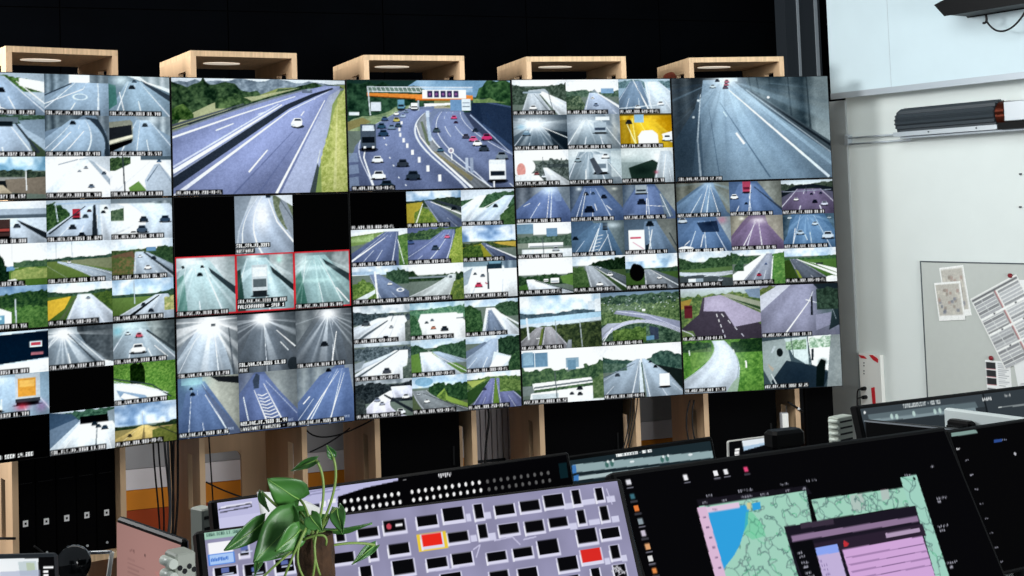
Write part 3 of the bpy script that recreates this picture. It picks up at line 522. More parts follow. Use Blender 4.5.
def F21(c): c.g(0, 30, 'f8fafb', 'eef3f6').t('23382a', '4c6444', [0, 22, 8, 18, 20, 34, 60, 30, 100, 26], 46, 4).r('b4bcbc', [(30, 74, 86), (60, 40, 82), (110, -50, 68)], LN, tex=.06).t('4f6c3a', '86984c', [72, 90, 82, 50, 90, 44, 100, 40], 100, 4, 5).b('7c8a90', 0, 34, 70, 38).c(76, 40, 6, '6c7880').cap('VB_A21_304.660-V0-FL')
def F22(c): c.f('dfe8ee').b('7a98a8', 0, 0, 100, 14).wl('5d7488', '9cb4c4', 72, 0, 100, 0, 100, 60, 78, 26).b('2a3f4c', 46, 4, 72, 22).b('6aa4c0', 48, 0, 70, 8).r('f0f5f8', [(22, 8, 100), (100, -30, 110)], [(.3, .012, 2), (.72, .012, 2)], 'b4c4d2').p('9aacba', 0, 30, 18, 16, 8, 60, 0, 66).l('3a464e', 45, 10, 46, 76, 3, 5).c(28, 70, 13, 'c0405c').c(36, 42, 8, '5c6c7a').c(22, 36, 6, '4a5a68').l('a04458', 40, 58, 44, 62, 3).cap('A22_E74_VC_8003 02.62')
def G00(c): c.cl(22, '8aa0ac', 'e6ecf0', 4).t('2c3a3e', '62727a', [0, 16, 40, 22, 100, 28], 50, 4).r('e4e9ee', [(30, 62, 90), (100, -20, 110)], [(.1, .014, 0), (.4, .01, 0), (.6, .012, 0)], 'b0bcc8').l('5d6870', 0, 96, 60, 42, 8, 3).r('c8d0d8', [(34, 44, 58), (96, -80, 0)], L2).l('7d8890', 70, 30, 66, 44, 2).c(56, 94, 13, '20242a').c(66, 62, 7, '8c949c').c(22, 52, 14, '4c565c').t('55605c', '7c867e', [90, 50, 100, 40], 100, 3, 4).cap('VB_A21_304.420-V0-FL')
def G01(c): c.cl(18, '8ec0d8', 'd4ecf0', 5).t('3f7a5c', '86b48c', [0, 22, 50, 16, 100, 10], 44, 4).r('f4f8f8', [(30, 20, 84), (100, 0, 130)], [(.3, .008, 0), (.6, .008, 0)], 'd0dadf').t('2f5a3c', '69966c', [0, 30, 12, 34, 20, 70, 22, 92], 96, 4, 3).c(62, 78, 13, '303a42').c(42, 72, 9, 'c08068').c(30, 56, 6, '4a5a60').c(40, 50, 6, '5a7080').b('e8eef0', 84, 34, 96, 44).l('7c8c90', 84, 46, 96, 46, 3).cap('VB_A21_321.750-V0-FL')
def G02(c): c.cl(20, 'b4d0e6', 'eef4f8', 6).t('2a4a30', '5d8454', [0, 20, 12, 14, 30, 30, 36, 90], 96, 5).t('2f4c38', '5a7a5c', [52, 22, 64, 12, 80, 6, 100, 10], 48, 4, 3).r('d8e0e8', [(24, 40, 56), (100, 30, 110)], [(.06, .02, 0), (.3, .014, 3), (.52, .05, 0, '8ea0b4'), (.9, .02, 0)]).r('6f8098', [(30, 44, 50), (100, 36, 80)], L2).l('dfe6ec', 50, 26, 100, 72, 2, 5).cap('VB_A21_318.380-V0-FL')
def G10(c): c.cl(10, '90a4b0', 'd0dce4', 3).t('3c4a50', '7d8c94', [0, 14, 30, 10, 100, 14], 46, 5).r('e8edf2', [(24, 70, 94), (60, 24, 92), (110, -30, 80)], [(.1, .012, 0), (.5, .01, 0)], 'c0cad4').r('b8c2cc', [(28, 66, 76), (60, 0, 26), (100, -90, -40)], []).l('5c686f', 0, 92, 78, 24, 5, 2).c(56, 82, 14, '4a4f58').p('8c98a0', 0, 52, 20, 44, 12, 64, 0, 70).t('4c5a54', '78867a', [84, 70, 100, 56], 100, 4, 4).cap('VB_A21_316.325-V0-FL')
def G11(c): c.cl(24, 'b0cce0', 'eef4f6', 7).t('2c4a38', '5a8060', [0, 16, 14, 14, 34, 32, 50, 20, 80, 14, 100, 8], 56, 4).p('6f9a48', 0, 40, 14, 36, 22, 96, 0, 100).r('cfdbe8', [(34, 16, 40), (100, 20, 96)], L2 + [(.3, .014, 0)]).p('6a9448', 36, 36, 44, 34, 100, 84, 100, 94, 90, 96).r('98acc0', [(34, 38, 50), (66, 60, 110)], L2).l('e8eef2', 30, 30, 100, 92, 1, 2).cap('VB_A21_313.092-V0-FL')
def G12(c): c.cl(20, '8fb4d4', 'dfeaf2', 8).t('22382c', '48684c', [54, 14, 70, 8, 100, 4], 56, 4).r('94a8c0', [(10, 46, 60), (100, -40, 60)], LN).p('c8d4dc', 52, 44, 84, 60, 80, 84, 44, 90).p('eef2f4', 56, 54, 86, 62, 62, 90, 40, 92).t('2a4a34', '5a7c54', [78, 78, 84, 56, 100, 44], 100, 4, 5).p('6a7c94', 0, 40, 36, 16, 40, 20, 0, 60).cap('VB_A21_311.080-V0-FL')
def G20(c): c.cl(12, '808c94', 'c8d0d6', 5).t('20282c', '4c565a', [0, 10, 30, 6, 70, 14, 100, 8], 60, 4).r('d8d8e8', [(30, 60, 84), (60, 26, 60), (104, 14, 96)], [(.06, .02, 0), (.5, .014, 0)]).r('d0d4e4', [(20, 62, 96), (50, 66, 130)], L2).l('2e363c', 50, 40, 100, 88, 4, 9).c(38, 56, 10, '8c94a8').c(46, 66, 9, '9aa0b0').c(88, 54, 13, 'e8ecf2').c(78, 94, 16, 'e8ecf4').t('30383a', '525c5c', [0, 40, 16, 50, 20, 96], 100, 4, 5).cap('VB_A21_305.400-V0-FL')
def G21(c): c.cl(30, 'a4ccec', 'f0f6fa', 6).e('3fa0dc', 22, 14, 16, 12, .7).p('5d6c50', 0, 40, 100, 30, 100, 100, 0, 100).t('22402c', '4c7048', [30, 30, 46, 18, 66, 26, 100, 20], 70, 5).p('8aa84c', 44, 54, 58, 34, 64, 56, 100, 80, 100, 90, 70, 74).t('4a6a34', '7a9448', [42, 58, 60, 40], 72, 4, 4).r('7d8488', [(36, 0, 26), (70, 10, 60), (110, 30, 140)], LN, tex=.08).c(26, 70, 10, 'dfe6ea').c(12, 48, 6, 'c0c8cc').l('394044', 20, 44, 90, 92, 1, 2).cap('VB_A21_303.420-V0-FL')
def G22(c): c.cl(18, 'd0e2f0', 'f8fbfc', 5).t('3f6038', '84a45c', [0, 24, 30, 14, 50, 12, 100, 16], 46, 3).p('a8b860', 0, 22, 36, 20, 10, 40).p('3c5c34', 0, 50, 44, 20, 50, 18, 100, 60, 100, 80, 60, 30, 0, 90).r('6a72a4', [(18, 44, 52), (100, 2, 46)], L2).r('6c74a4', [(18, 54, 58), (100, 60, 118)], L2).p('6a8a3c', 52, 20, 54, 20, 60, 100, 46, 100).c(32, 48, 7, '40485c').b('dfe6ea', 46, 10, 60, 14).t('4d6a38', '86a05c', [60, 20, 80, 24, 100, 30], 56, 3, 4).cap('VB_A21_309.250-V0-FL')

def H00(c): c.g(0, 18, 'fafcfd', 'e6eef4').t('34443a', '66786a', [0, 14, 20, 20, 50, 22, 80, 16, 100, 10], 70, 4).p('a4b0b8', 30, 30, 60, 26, 70, 40, 30, 46).r('aab4bc', [(34, 30, 46), (100, 14, 78)], LN).r('d8e0e6', [(34, 48, 58), (100, 84, 150)], L2).c(38, 84, 13, 'eef2f4').l('4c565c', 66, 30, 74, 84, 1.5).l('5a646a', 40, 40, 70, 96, 1, 2).b('8fa0ac', 20, 34, 54, 38).cap('VB_A02_302.620-V0-FL')
def H01(c): c.g(0, 40, 'f6fafc', 'eaf1f5').t('3a5448', '708a74', [0, 34, 30, 30, 60, 36, 100, 32], 50, 3).t('31493a', '7c8c70', [0, 50, 24, 44, 36, 70], 100, 5, 3).r('9fb0c8', [(38, 44, 60), (100, 30, 128)], LN).b('6aa0d0', 66, 26, 90, 40).l('e8eef4', 60, 40, 100, 80, 3, 5).c(56, 76, 9, '6a7c98').c(50, 56, 6, 'dfe6ee').p('7f8c94', 48, 36, 54, 28, 60, 40).cap('VB_A02_301.052-V0-FL')
def H02(c): c.f('8fb0c8').b('b4d0e0', 0, 0, 100, 10).t('4d6f78', '7fa4ac', [0, 8, 30, 2, 60, 10, 100, 6], 26, 3).r('6c88a4', [(6, 24, 44), (100, -20, 70)], LN).r('c4d4e0', [(8, 50, 78), (100, 60, 150)], L2).l('e4ecf2', 28, 0, 60, 98, 2, 5).l('5d7488', 36, 20, 52, 90, 1, 2).l('dfe8ee', 58, 10, 60, 60, 2).c(80, 76, 12, 'e4ecf0').c(36, 86, 12, 'eef4f8').l('c8d4dc', 0, 84, 100, 72, 2.5).cap('VB_A02_300.620-V0-FL')
def H10(c): c.f('4c5c68').p('23303a', 60, 40, 100, 50, 100, 100, 30, 100).r('5c6e7c', [(30, 30, 50), (100, -10, 96)], LN).o(38, 26, 40, 22, 'f4fbff', .95).st(40, 24, 'eef8fc', 18, .7, 10, 4, 70).p('1f2c36', 64, 44, 100, 58, 100, 100, 76, 100, a=.7).c(24, 58, 14, '62829a', '9ab8c8').o(14, 34, 7, 7, '7ab8d8', .7).l('dfe9ee', 52, 34, 100, 66, 2).b('cfdde4', 10, 10, 24, 18, a=.5).cap('A22_E74_VC_8103 14.04')
def H11(c): c.f('6a7c8c').wl('7c8c98', 'a8b4bc', 70, 0, 100, 0, 100, 60).r('7a8c98', [(16, 30, 64), (100, -10, 110)], LN).o(30, 24, 34, 30, 'e6f0f4', .7).st(36, 14, 'f4fafc', 14, .6, 10, 8, 70).k(62, 56, 24, 32, '9fb0bc', '39485a').b('dfe8ee', 54, 8, 80, 18).o(90, 50, 8, 30, 'd8d0b8', .4).cap('A22_E74_VC_8104 14.48')
def H12(c): c.f('d4a81c').g(0, 14, '5c5030', '8c7424').wl('c09010', 'ecc83c', 0, 6, 100, 6, 100, 70, 0, 96, n=10).p('8c7018', 0, 20, 20, 16, 44, 100, 0, 100, a=.6).r('d8b42c', [(14, 20, 60), (100, 20, 130)], [(.1, .03, 0), (.4, .02, 0)], 'f4e48c').b('7ab8e0', 28, 4, 46, 26).c(18, 30, 12, '2c3038').p('f4f6f8', 36, 96, 34, 66, 42, 50, 62, 48, 72, 60, 74, 96).p('eef2f4', 80, 60, 100, 52, 100, 84, 84, 78).c(90, 80, 18, 'dfe6ec').l('fff2a8', 14, 30, 30, 90, 2, 4).cap('A22_E74_VC_8105 15.04')
def H20(c): c.cl(30, 'e8eef2', 'fafcfc', 4).t('37423e', '788480', [20, 34, 40, 38, 70, 26, 100, 30], 90, 5).e('eef2f4', 14, 46, 24, 26).e('c86a5c', 12, 56, 8, 20, .7).p('dfe4e6', 0, 70, 40, 64, 60, 98, 0, 100).c(40, 70, 9, '8c5050').c(54, 78, 10, 'c8d0d4').c(66, 70, 8, '39444c').l('4c565a', 52, 20, 54, 70, 1.4).r('c8ced2', [(50, 52, 60), (100, 60, 110)]).b('3a4448', 60, 40, 100, 50, a=.6).cap('A22_E74_VC_8202 14.05')
def H21(c): c.f('9cb0ba').o(20, 10, 40, 30, 'f0f6f6', .8).r('8496a2', [(8, 20, 60), (100, -10, 112)], LN).st(40, 0, 'f4f8fa', 14, .6, 0, 3, 80).k(60, 72, 26, 56, 'c8d2d8', '6a7a88').p('4a525c', 40, 30, 48, 24, 64, 66, 52, 74).c(70, 28, 14, 'dfe6e8').c(18, 36, 12, '8fa4ac').b('dfeae6', 80, 6, 100, 80, a=.4).cap('A22_E74_VC_3000 15.40')
def H22(c): c.f('8fa0a0').g(0, 40, 'd4dede', 'a0b0b0').o(85, 30, 26, 30, 'ffffff', .9).p('2c4038', 14, 56, 60, 34, 80, 52, 76, 96, 20, 96).o(40, 64, 20, 14, '1c2c28', .9).r('b4c0c8', [(10, 76, 96), (100, 60, 130)], L2).l('e8f0f4', 86, 20, 78, 96, 2).o(10, 16, 20, 12, 'e8f0ee', .7).o(66, 70, 4, 5, 'a05060', .8).cap('A22_E74_VC_3300 15.70')
def I00(c): c.f('5570a8').wl('46505c', '7a8490', 0, 0, 56, 0, 36, 20, 0, 62, n=8).wl('4a5866', '7c8a96', 76, 0, 100, 0, 100, 80, n=6).r('5874b0', [(6, 52, 76), (100, -20, 112)], [(.3, .014, 3), (.62, .02, 0)], tex=.05).o(62, 6, 20, 16, 'd8ecfa', .9).l('eef4fa', 62, 10, 55, 96, 1, 2).l('dfe8f4', 40, 52, 44, 44, 2).l('dfe8f4', 14, 52, 26, 44, 1.6).p('7f9cc8', 70, 20, 84, 20, 84, 40, 72, 40, a=.5).cap('A22_BAI_BT_7601 03.36')
def I01(c): c.f('4a6698').wl('545c60', '848c8c', 62, 0, 100, 0, 100, 66, n=8).wl('3c4c60', '6a7a8c', 0, 0, 28, 0, 0, 76, n=7).r('5270a4', [(6, 26, 58), (100, -6, 116)], [(.12, .016, 0), (.4, .014, 3), (.7, .016, 0)], tex=.05).c(36, 74, 18, '1c2434').c(31, 26, 9, '1e2838').c(64, 36, 11, '20283a').c(44, 24, 7, '38506c').l('eef4fa', 68, 56, 78, 70, 2).l('dfe8f2', 20, 92, 30, 20, 1.6).o(18, 8, 5, 5, 'f0f8fa', .8).o(84, 10, 5, 4, 'f0f4e8', .7).l('e4ecf4', 46, 50, 50, 70, 2).cap('A22_BAI_BT_7605 03.29')
def I02(c): c.f('506a98').wl('646c70', '98a09c', 62, 0, 100, 0, 100, 80, 90, 60, n=6).wl('44566a', '76889a', 0, 0, 30, 0, 0, 60, n=6).r('5a74a8', [(6, 28, 62), (100, -14, 96)], [(.58, .016, 0)], tex=.05).k(36, 28, 22, 26, '9aa8b0', '3a4650').c(36, 56, 16, '20283a').l('eef4fa', 46, 40, 44, 96, 2).p('7c8c84', 70, 26, 76, 24, 96, 92, 80, 96, a=.5).l('dfe8f0', 72, 28, 90, 94, 1.4, 2).l('dfe8f0', 46, 60, 80, 64, 1.4).o(16, 90, 8, 6, 'e4ecf4', .6).cap('A22_BAI_BT_7606 02.75')
def I10(c): c.cl(28, 'b8d0e0', 'f4f8fa', 4).b('f0f4f6', 30, 0, 100, 34).b('6a98b8', 0, 4, 30, 30).b('5f8cb0', 54, 16, 74, 44).t('3c5444', '6a8270', [0, 36, 40, 40, 100, 32], 66, 4).b('8a9488', 0, 56, 22, 70).b('e8ecee', 20, 56, 84, 68).b('dfe6ea', 8, 74, 100, 96).l('7c868c', 22, 66, 84, 66, 3).c(70, 80, 12, 'a4acb0').l('5a646a', 46, 40, 48, 96, 2).cap('A22_FIR_NN_8001 05.05')
def I11(c): c.f('4a6a8c').wl('4a5a60', '7c8c90', 40, 0, 100, 0, 100, 100, 92, 100, n=8).r('4f7498', [(6, 44, 66), (100, -40, 96)], [(.3, .012, 3), (.56, .03, 0), (.86, .014, 0)], tex=.05).c(8, 52, 10, '1a242e').k(64, 26, 9, 20, '35485a').l('e8f0f6', 52, 22, 30, 96, 1.4, 3).l('e4ecf2', 70, 40, 46, 96, 1.2, 2).o(80, 14, 14, 8, 'd8e8f0', .7)
def I11b(c):
    I11(c)
    for i in range(6): c.l('dfe8f0', 48 - i * 3, 44 + i * 10, 60 - i * 2.4, 40 + i * 10, 1.4)
    c.cap('A22_RAI_RW_3608 02.31')
def I12(c): c.f('53687c').wl('545a58', '7e8480', 62, 0, 100, 0, 100, 100, 86, 100, n=7).r('66809c', [(6, 40, 62), (100, 30, 100)], [(.3, .03, 0)], tex=.05).c(50, 20, 14, '1d262e').k(24, 96, 30, 66, 'f0f2f6', 'f0f2f6').b('c03a5a', 12, 50, 32, 55).l('c88aa0', 16, 64, 36, 84, 2).p('22303a', 40, 74, 48, 70, 48, 94, 40, 96).l('eef4f8', 54, 30, 46, 90, 2.4).l('39444a', 86, 40, 100, 80, 3).cap('A22_RAI_RW_3510 11.73')
def I20(c): c.g(0, 46, 'f8fbfc', 'f0f4f6').t('223a28', '4c6c48', [0, 46, 10, 52, 30, 48, 60, 44, 80, 52, 100, 44], 74, 4).p('6a9448', 76, 52, 100, 46, 100, 80, 80, 70).p('4f7c3c', 0, 76, 14, 70, 24, 100, 0, 100).r('d4dce4', [(58, 14, 26), (100, 20, 110)], [(.05, .02, 0), (.4, .014, 2), (.9, .02, 0)]).k(66, 72, 16, 16, 'eef2f4', '9aa4ac').k(50, 66, 9, 8, 'dfe6ea').l('4a545a', 30, 62, 100, 96, 1.4, 3).cap('VB_A21_301.870-V0-FL')
def I21(c): c.cl(26, 'c8dae8', 'f4f8fa', 5).t('16281c', '344c34', [30, 26, 50, 14, 80, 10, 100, 4], 60, 4).g(40, 100, '4c6240', '3c5434').t('3c5a34', '5f7c4c', [0, 32, 20, 28, 30, 60], 100, 3, 4).r('949ca4', [(26, 24, 36), (100, 34, 92)], [(.05, .02, 0), (.36, .014, 3), (.68, .014, 3), (.95, .02, 0)]).r('5c666e', [(28, 38, 46), (90, 100, 150)], L2).l('dfe6ea', 38, 28, 100, 90, 1, 3).c(50, 84, 12, 'eef2f4').c(70, 58, 10, 'dfe6ea').c(52, 36, 5, 'c8d0d6').cap('VB_A21_311.920-V0-FL')
def I22(c): c.cl(40, '8ab4d8', 'f2f7fa', 8).b('f2f6f8', 0, 0, 60, 20, a=.7).t('2c4434', '4c6a54', [0, 40, 40, 42, 100, 38], 56, 3).g(52, 100, '4c6a38', '42602f').r('7c848c', [(44, 36, 48), (100, 36, 116)], LN).r('5a646c', [(46, 50, 54), (96, 100, 140)]).l('dfe6ea', 48, 46, 100, 92, 1, 3).e('0e1812', 22, 52, 14, 24).e('0e1812', 18, 46, 8, 20).c(64, 72, 9, 'e8eef2').cap('VB_A21_305.420-V0-FL')
def J00(c): c.cl(46, '7ab0d8', 'f2f7f8', 4).g(36, 46, '9cc4dc', 'c4dce8').t('39505c', '5d7480', [0, 32, 40, 34, 70, 28, 100, 30], 44, 2).b('cfdce4', 84, 14, 92, 30).b('e0e8ec', 92, 10, 100, 34).p('9ccae4', 0, 42, 100, 34, 100, 46, 0, 54).p('c0d0da', 0, 52, 100, 44, 100, 50, 0, 60).g(58, 100, '46523c', '58643e').t('2c3a2c', '5c6a44', [0, 58, 100, 52], 100, 2, 5).r('8c8c90', [(58, 20, 28), (100, -14, 20)], L2).r('94949a', [(58, 30, 38), (100, 24, 62)], L2).p('6a7a3c', 28, 62, 24, 100, 20, 100, 26, 60).l('d8dde0', 8, 40, 10, 80, 3.4).l('8d979c', 43, 46, 44, 96, 1.4).l('aab4b8', 73, 50, 75, 98, 1.6).r('8a929a', [(84, 58, 62), (100, 54, 62)]).c(21, 80, 4, 'e8ecee').cap('VB_A22_302.705-V0-FL')
def J01(c): c.g(0, 14, '6c8ca8', '8fa8b8').t('2c4438', '6a866c', [0, 8, 40, 6, 100, 4], 100, 3).t('3d5a38', '88a06a', [0, 20, 40, 24, 100, 20], 60, 6, 4, 24).o(30, 30, 40, 8, '8c9c98', .4)
def J01b(c):
    J01(c)
    for i in range(40):
        x, y = c.R.rand() * 100, 10 + c.R.rand() * 24; c.b('c4ccd4', x, y, x + 1.6, y + 1.4, a=.8)
    c.p('8a90a8', 20, 34, 40, 36, 70, 48, 100, 60, 100, 82, 76, 66, 50, 50, 16, 40).l('c4c8dc', 20, 36, 60, 46, 1.4).l('b4b8d0', 60, 46, 100, 74, 1.6)
    c.r('a4a8c0', [(0, 76, 90), (24, 58, 66), (60, 55, 61), (100, 74, 82)], [(.1, .1, 0), (.5, .06, 0), (.9, .1, 0)], tr=True)
    c.r('9aa0b0', [(58, 8, 26), (76, -6, 6), (100, -14, 2)]).l('e4e8ee', 0, 96, 14, 66, 2).p('39405c', 60, 66, 72, 70, 72, 92, 62, 92, a=.8).p('4a90c0', 50, 86, 66, 84, 66, 92, 48, 94).t('38542c', '7a9a50', [14, 74, 30, 70, 56, 66], 96, 4, 6).b('d8dde6', 52, 34, 56, 38).cap('VB_A22_302.866-V0-FL')
def J10(c): c.g(0, 40, 'fafcfd', 'f0f5f7').b('5f90b4', 0, 6, 32, 32).b('86b4d0', 2, 4, 14, 28).l('d8e4ec', 16, 4, 16, 34, 1.4).b('7ea0b4', 54, 18, 70, 36).b('5f8ca8', 56, 22, 66, 40).t('33503c', '68865c', [0, 34, 30, 38, 60, 40, 80, 32, 100, 26], 78, 5).b('7c8886', 0, 66, 14, 84).p('e8eef0', 12, 62, 84, 56, 88, 66, 14, 74).l('6a7478', 14, 70, 86, 62, 3).p('eef3f5', 10, 80, 100, 70, 100, 100, 8, 100).b('c4d0d4', 12, 82, 44, 92).c(60, 86, 5, '333c42').c(70, 78, 7, '20282e').c(70, 88, 6, '2c343a').l('565f64', 40, 42, 42, 98, 1.6).t('4d6a42', '7d9468', [86, 60, 100, 50], 96, 3, 6).cap('A22_FIR_NN_8001 05.52')
def J11(c): c.g(0, 36, 'fbfcfd', 'eef4f7').t('2d4a44', '5a7a6c', [0, 22, 12, 26, 30, 28, 44, 38, 50, 34, 66, 20, 80, 14, 100, 24], 50, 4).r('8fa0b0', [(28, 42, 47), (100, -50, 44)], [(.12, .014, 0), (.5, .012, 3), (.9, .02, 0)]).r('9aacbc', [(28, 49, 53), (100, 54, 130)], [(.05, .02, 0), (.34, .014, 3), (.66, .014, 3), (.94, .02, 0)]).p('26302f', 66, 40, 100, 52, 100, 90, 84, 60).l('dfe6ea', 41, 6, 42, 30, 1).l('c4d0d8', 47, 30, 48, 98, 3, 8).l('7d8a96', 46, 34, 40, 98, 1, 2).k(77, 84, 13, 26, 'eef0f2', 'dfe4e8').c(66, 46, 5, '1c242a').c(60, 36, 4, '2c3840').c(18, 58, 6, '3c4650').t('3d5a4c', '6a8474', [0, 30, 30, 38], 48, 3, 5).l('5d6c78', 0, 60, 40, 36, 2, 1).cap('VB_A21_301.310-V0-FL')
def K00(c): c.f('54708c').wl('545850', '7c8078', 0, 0, 56, 0, 40, 14, 0, 56, n=8).wl('5a625e', '868c84', 70, 0, 100, 0, 100, 92, 88, 80, n=6).r('5f82a8', [(4, 54, 70), (100, -30, 98)], [(.4, .016, 2), (.66, .02, 0)], tex=.05).st(60, 0, 'a4d0ee', 14, .5, 4, 3, 80).l('eef4fa', 60, 8, 44, 90, 1, 2.4).l('e4ecf4', 64, 8, 78, 90, 1, 2).o(60, 4, 16, 12, 'bcd8ea', .6).cap('A22_RAI_ST_7504 02.24')
def K01(c): c.f('4c6ea0').wl('5c605a', '9aa09a', 54, 0, 100, 0, 100, 90, n=8).r('5478b0', [(6, 20, 52), (100, -10, 92)], [(.5, .016, 0)], tex=.05).k(34, 34, 15, 34, 'b04a64', '702c40').c(10, 50, 14, 'e8eef4').c(32, 66, 6, '1e2a3c').l('eef4fa', 42, 10, 36, 92, 2).l('e4ecf4', 18, 70, 12, 90, 2).l('39465a', 48, 16, 100, 84, 2, 6).cap('A22_RAI_ST_8005 01.78')
def K02(c): c.f('5c5c70').g(0, 16, 'c4d4dc', 'dfe8ec').t('39463c', '5c6a5c', [0, 10, 40, 14, 100, 6], 30, 3).p('242c34', 0, 50, 0, 36, 30, 16, 60, 12, 100, 24, 100, 36, 60, 24, 30, 28).r('6a607c', [(26, 30, 76), (100, -20, 130)], LN, tex=.05).l('8a94a4', 4, 34, 96, 30, 2).c(28, 60, 9, 'dfe4ec').c(64, 68, 10, '1c2030').c(58, 44, 6, '20263a').c(82, 76, 13, 'c4c8d8').c(76, 42, 6, '28304a').l('424a58', 48, 20, 48, 40, 2).cap('A22_RAI_ST_9003 00.87')
def K10(c): c.f('4f74a4').wl('6c7884', 'a4b0b4', 72, 0, 100, 0, 100, 80, n=7).r('5078ac', [(10, 30, 66), (100, -20, 108)], [(.3, .016, 2), (.56, .016, 2), (.86, .016, 0)], tex=.05).p('1c2c44', 36, 16, 74, 12, 78, 44, 46, 44, a=.8).o(60, 20, 10, 8, '182438', .7).c(10, 16, 16, 'c8d4dc').o(84, 10, 8, 10, 'd07090', .5).l('f0f4fa', 48, 50, 42, 86, 2.4).l('eef4fa', 12, 80, 22, 66, 2).e('f4f6f8', 14, 92, 16, 10).tx('A22_BAI_RBL 8014 05.36', 2, 91)
def K11(c): c.f('70607c').wl('7c7a70', 'a8a494', 0, 0, 36, 0, 24, 16, 0, 60, n=7).wl('706c64', 'a4a094', 66, 0, 100, 0, 100, 80, 72, 30, n=7).r('7c6c8c', [(10, 40, 62), (100, -20, 112)], [(.36, .016, 0), (.6, .014, 0)], tex=.05).l('ecebf4', 48, 20, 22, 90, 1, 2.6).l('e4e2ee', 54, 22, 58, 90, 1, 2).o(54, 14, 16, 10, 'f4f0ec', .6).o(22, 8, 5, 5, 'f8f6ec', .8).cap('A22_BAI_RBL 8013 02.96')
def K12(c): c.f('3f74a8').r('4a80b8', [(4, 26, 70), (100, -10, 120)], [(.2, .014, 0), (.5, .012, 3), (.78, .014, 0)], tex=.05).wl('2c4456', '5c7484', 0, 0, 18, 0, 8, 60, 0, 80, n=5).wl('34546c', '5c7c90', 80, 0, 100, 0, 100, 50, n=5).st(46, 0, 'a4d4f4', 14, .4, 4, 3, 90).c(33, 60, 14, 'a4b8c8').c(62, 34, 11, 'b4c4d0').c(86, 74, 22, 'c0d0dc').c(14, 14, 8, 'c8d8e0').c(90, 16, 7, 'b0c4d0').l('e4eef6', 18, 90, 24, 40, 2).l('cfe0ee', 42, 60, 46, 76, 2).cap('A22_BAI_RBE 1366 03.61')
def K20(c): c.cl(30, 'c4d4e0', 'f4f7f8', 6).t('2c4630', '5a7a54', [0, 18, 20, 26, 40, 34, 60, 20, 80, 22, 100, 8], 60, 5).p('5f7c4c', 0, 52, 100, 44, 100, 100, 0, 100).r('b0bac4', [(0, 56, 66), (60, 60, 74), (100, 56, 66)], [(.3, .08, 0)], tr=True).p('4c565a', 0, 70, 40, 66, 100, 78, 100, 100, 0, 100).b('dfe6ea', 16, 76, 30, 90).b('8fa0ac', 30, 76, 44, 90).l('c8d0d4', 46, 70, 100, 66, 2).c(76, 86, 9, 'b4bcc4').cap('VB_A21_307.800-V0-FL')
def K21(c): c.cl(16, 'c0d4e4', 'f0f5f8', 5).t('30503c', '6a8c5c', [0, 6, 20, 16, 50, 20, 100, 10], 40, 4).p('f2f5f6', 0, 70, 56, 16, 70, 14, 40, 60, 20, 98, 0, 100).r('8c94a4', [(12, 66, 76), (100, 12, 78)], LN).p('5a9a48', 78, 14, 100, 10, 100, 100, 72, 100).t('4f8c40', '84b45c', [78, 16, 100, 12], 100, 2, 4).l('e4eae4', 78, 20, 72, 96, 2, 4).c(50, 76, 9, 'a02c44').c(64, 44, 5, '3a5a9c').t('2c4a34', '55785a', [4, 50, 12, 30, 22, 26], 60, 4, 7).cap('VB_A21_303.600-V0-FL')
def K22(c): c.cl(24, '9fc4e4', 'f0f6fa', 8).t('345a3c', '5c8a54', [0, 26, 40, 28, 100, 22], 40, 2).g(34, 100, '5a8440', '4a7034').p('40582c', 0, 36, 14, 32, 40, 96, 0, 100).r('5c6470', [(30, 10, 24), (100, 30, 96)], L2).l('f0f4f6', 24, 32, 100, 80, 2, 8).p('f2f4f6', 40, 38, 100, 62, 100, 74, 56, 46).p('8a9c3c', 20, 60, 30, 96, 36, 96, 26, 66).e('f4f6f6', 90, 92, 14, 10).b('2c343a', 60, 44, 74, 48).cap('VB_A21_302.005-V0-FL')
def L00(c): c.g(0, 20, 'cfdae4', '9cb0a0').t('4a6840', '8ca05c', [0, 18, 20, 14, 60, 10, 100, 12], 100, 4).p('a48c44', 0, 24, 14, 20, 10, 34, 0, 40).p('7f98b4', 80, 6, 100, 4, 100, 24, 86, 20).p('9aa08c', 52, 16, 60, 12, 100, 30, 100, 48).p('3f5c3c', 56, 18, 100, 40, 100, 46).b('6a3038', 4, 32, 14, 56).l('4c2026', 4, 36, 14, 36, 2).p('4a4450', 28, 18, 50, 16, 100, 74, 100, 100, 10, 100, 0, 76, 22, 50).p('a49cb4', 30, 18, 50, 14, 100, 52, 100, 68, 66, 76, 54, 46, 28, 44).o(44, 30, 12, 10, 'bcb4cc', .5)
def L00b(c):
    L00(c)
    for i in range(5): c.l('d8d8e4', 44 + i * 2.2, 50 + i * 10, 45 + i * 2.2, 56 + i * 10, 1.6)
    for i in range(4): c.l('d8d8e4', 50 + i * 8, 50 + i * 13, 53 + i * 8, 56 + i * 13, 1.4)
    c.r('6a8050', [(80, 0, 14), (100, 8, 20)]).l('d0d4d8', 0, 78, 12, 86, 1.6).l('d0d4d8', 12, 86, 20, 100, 1.6).cap('VB_A02_301.211-R1.FL')
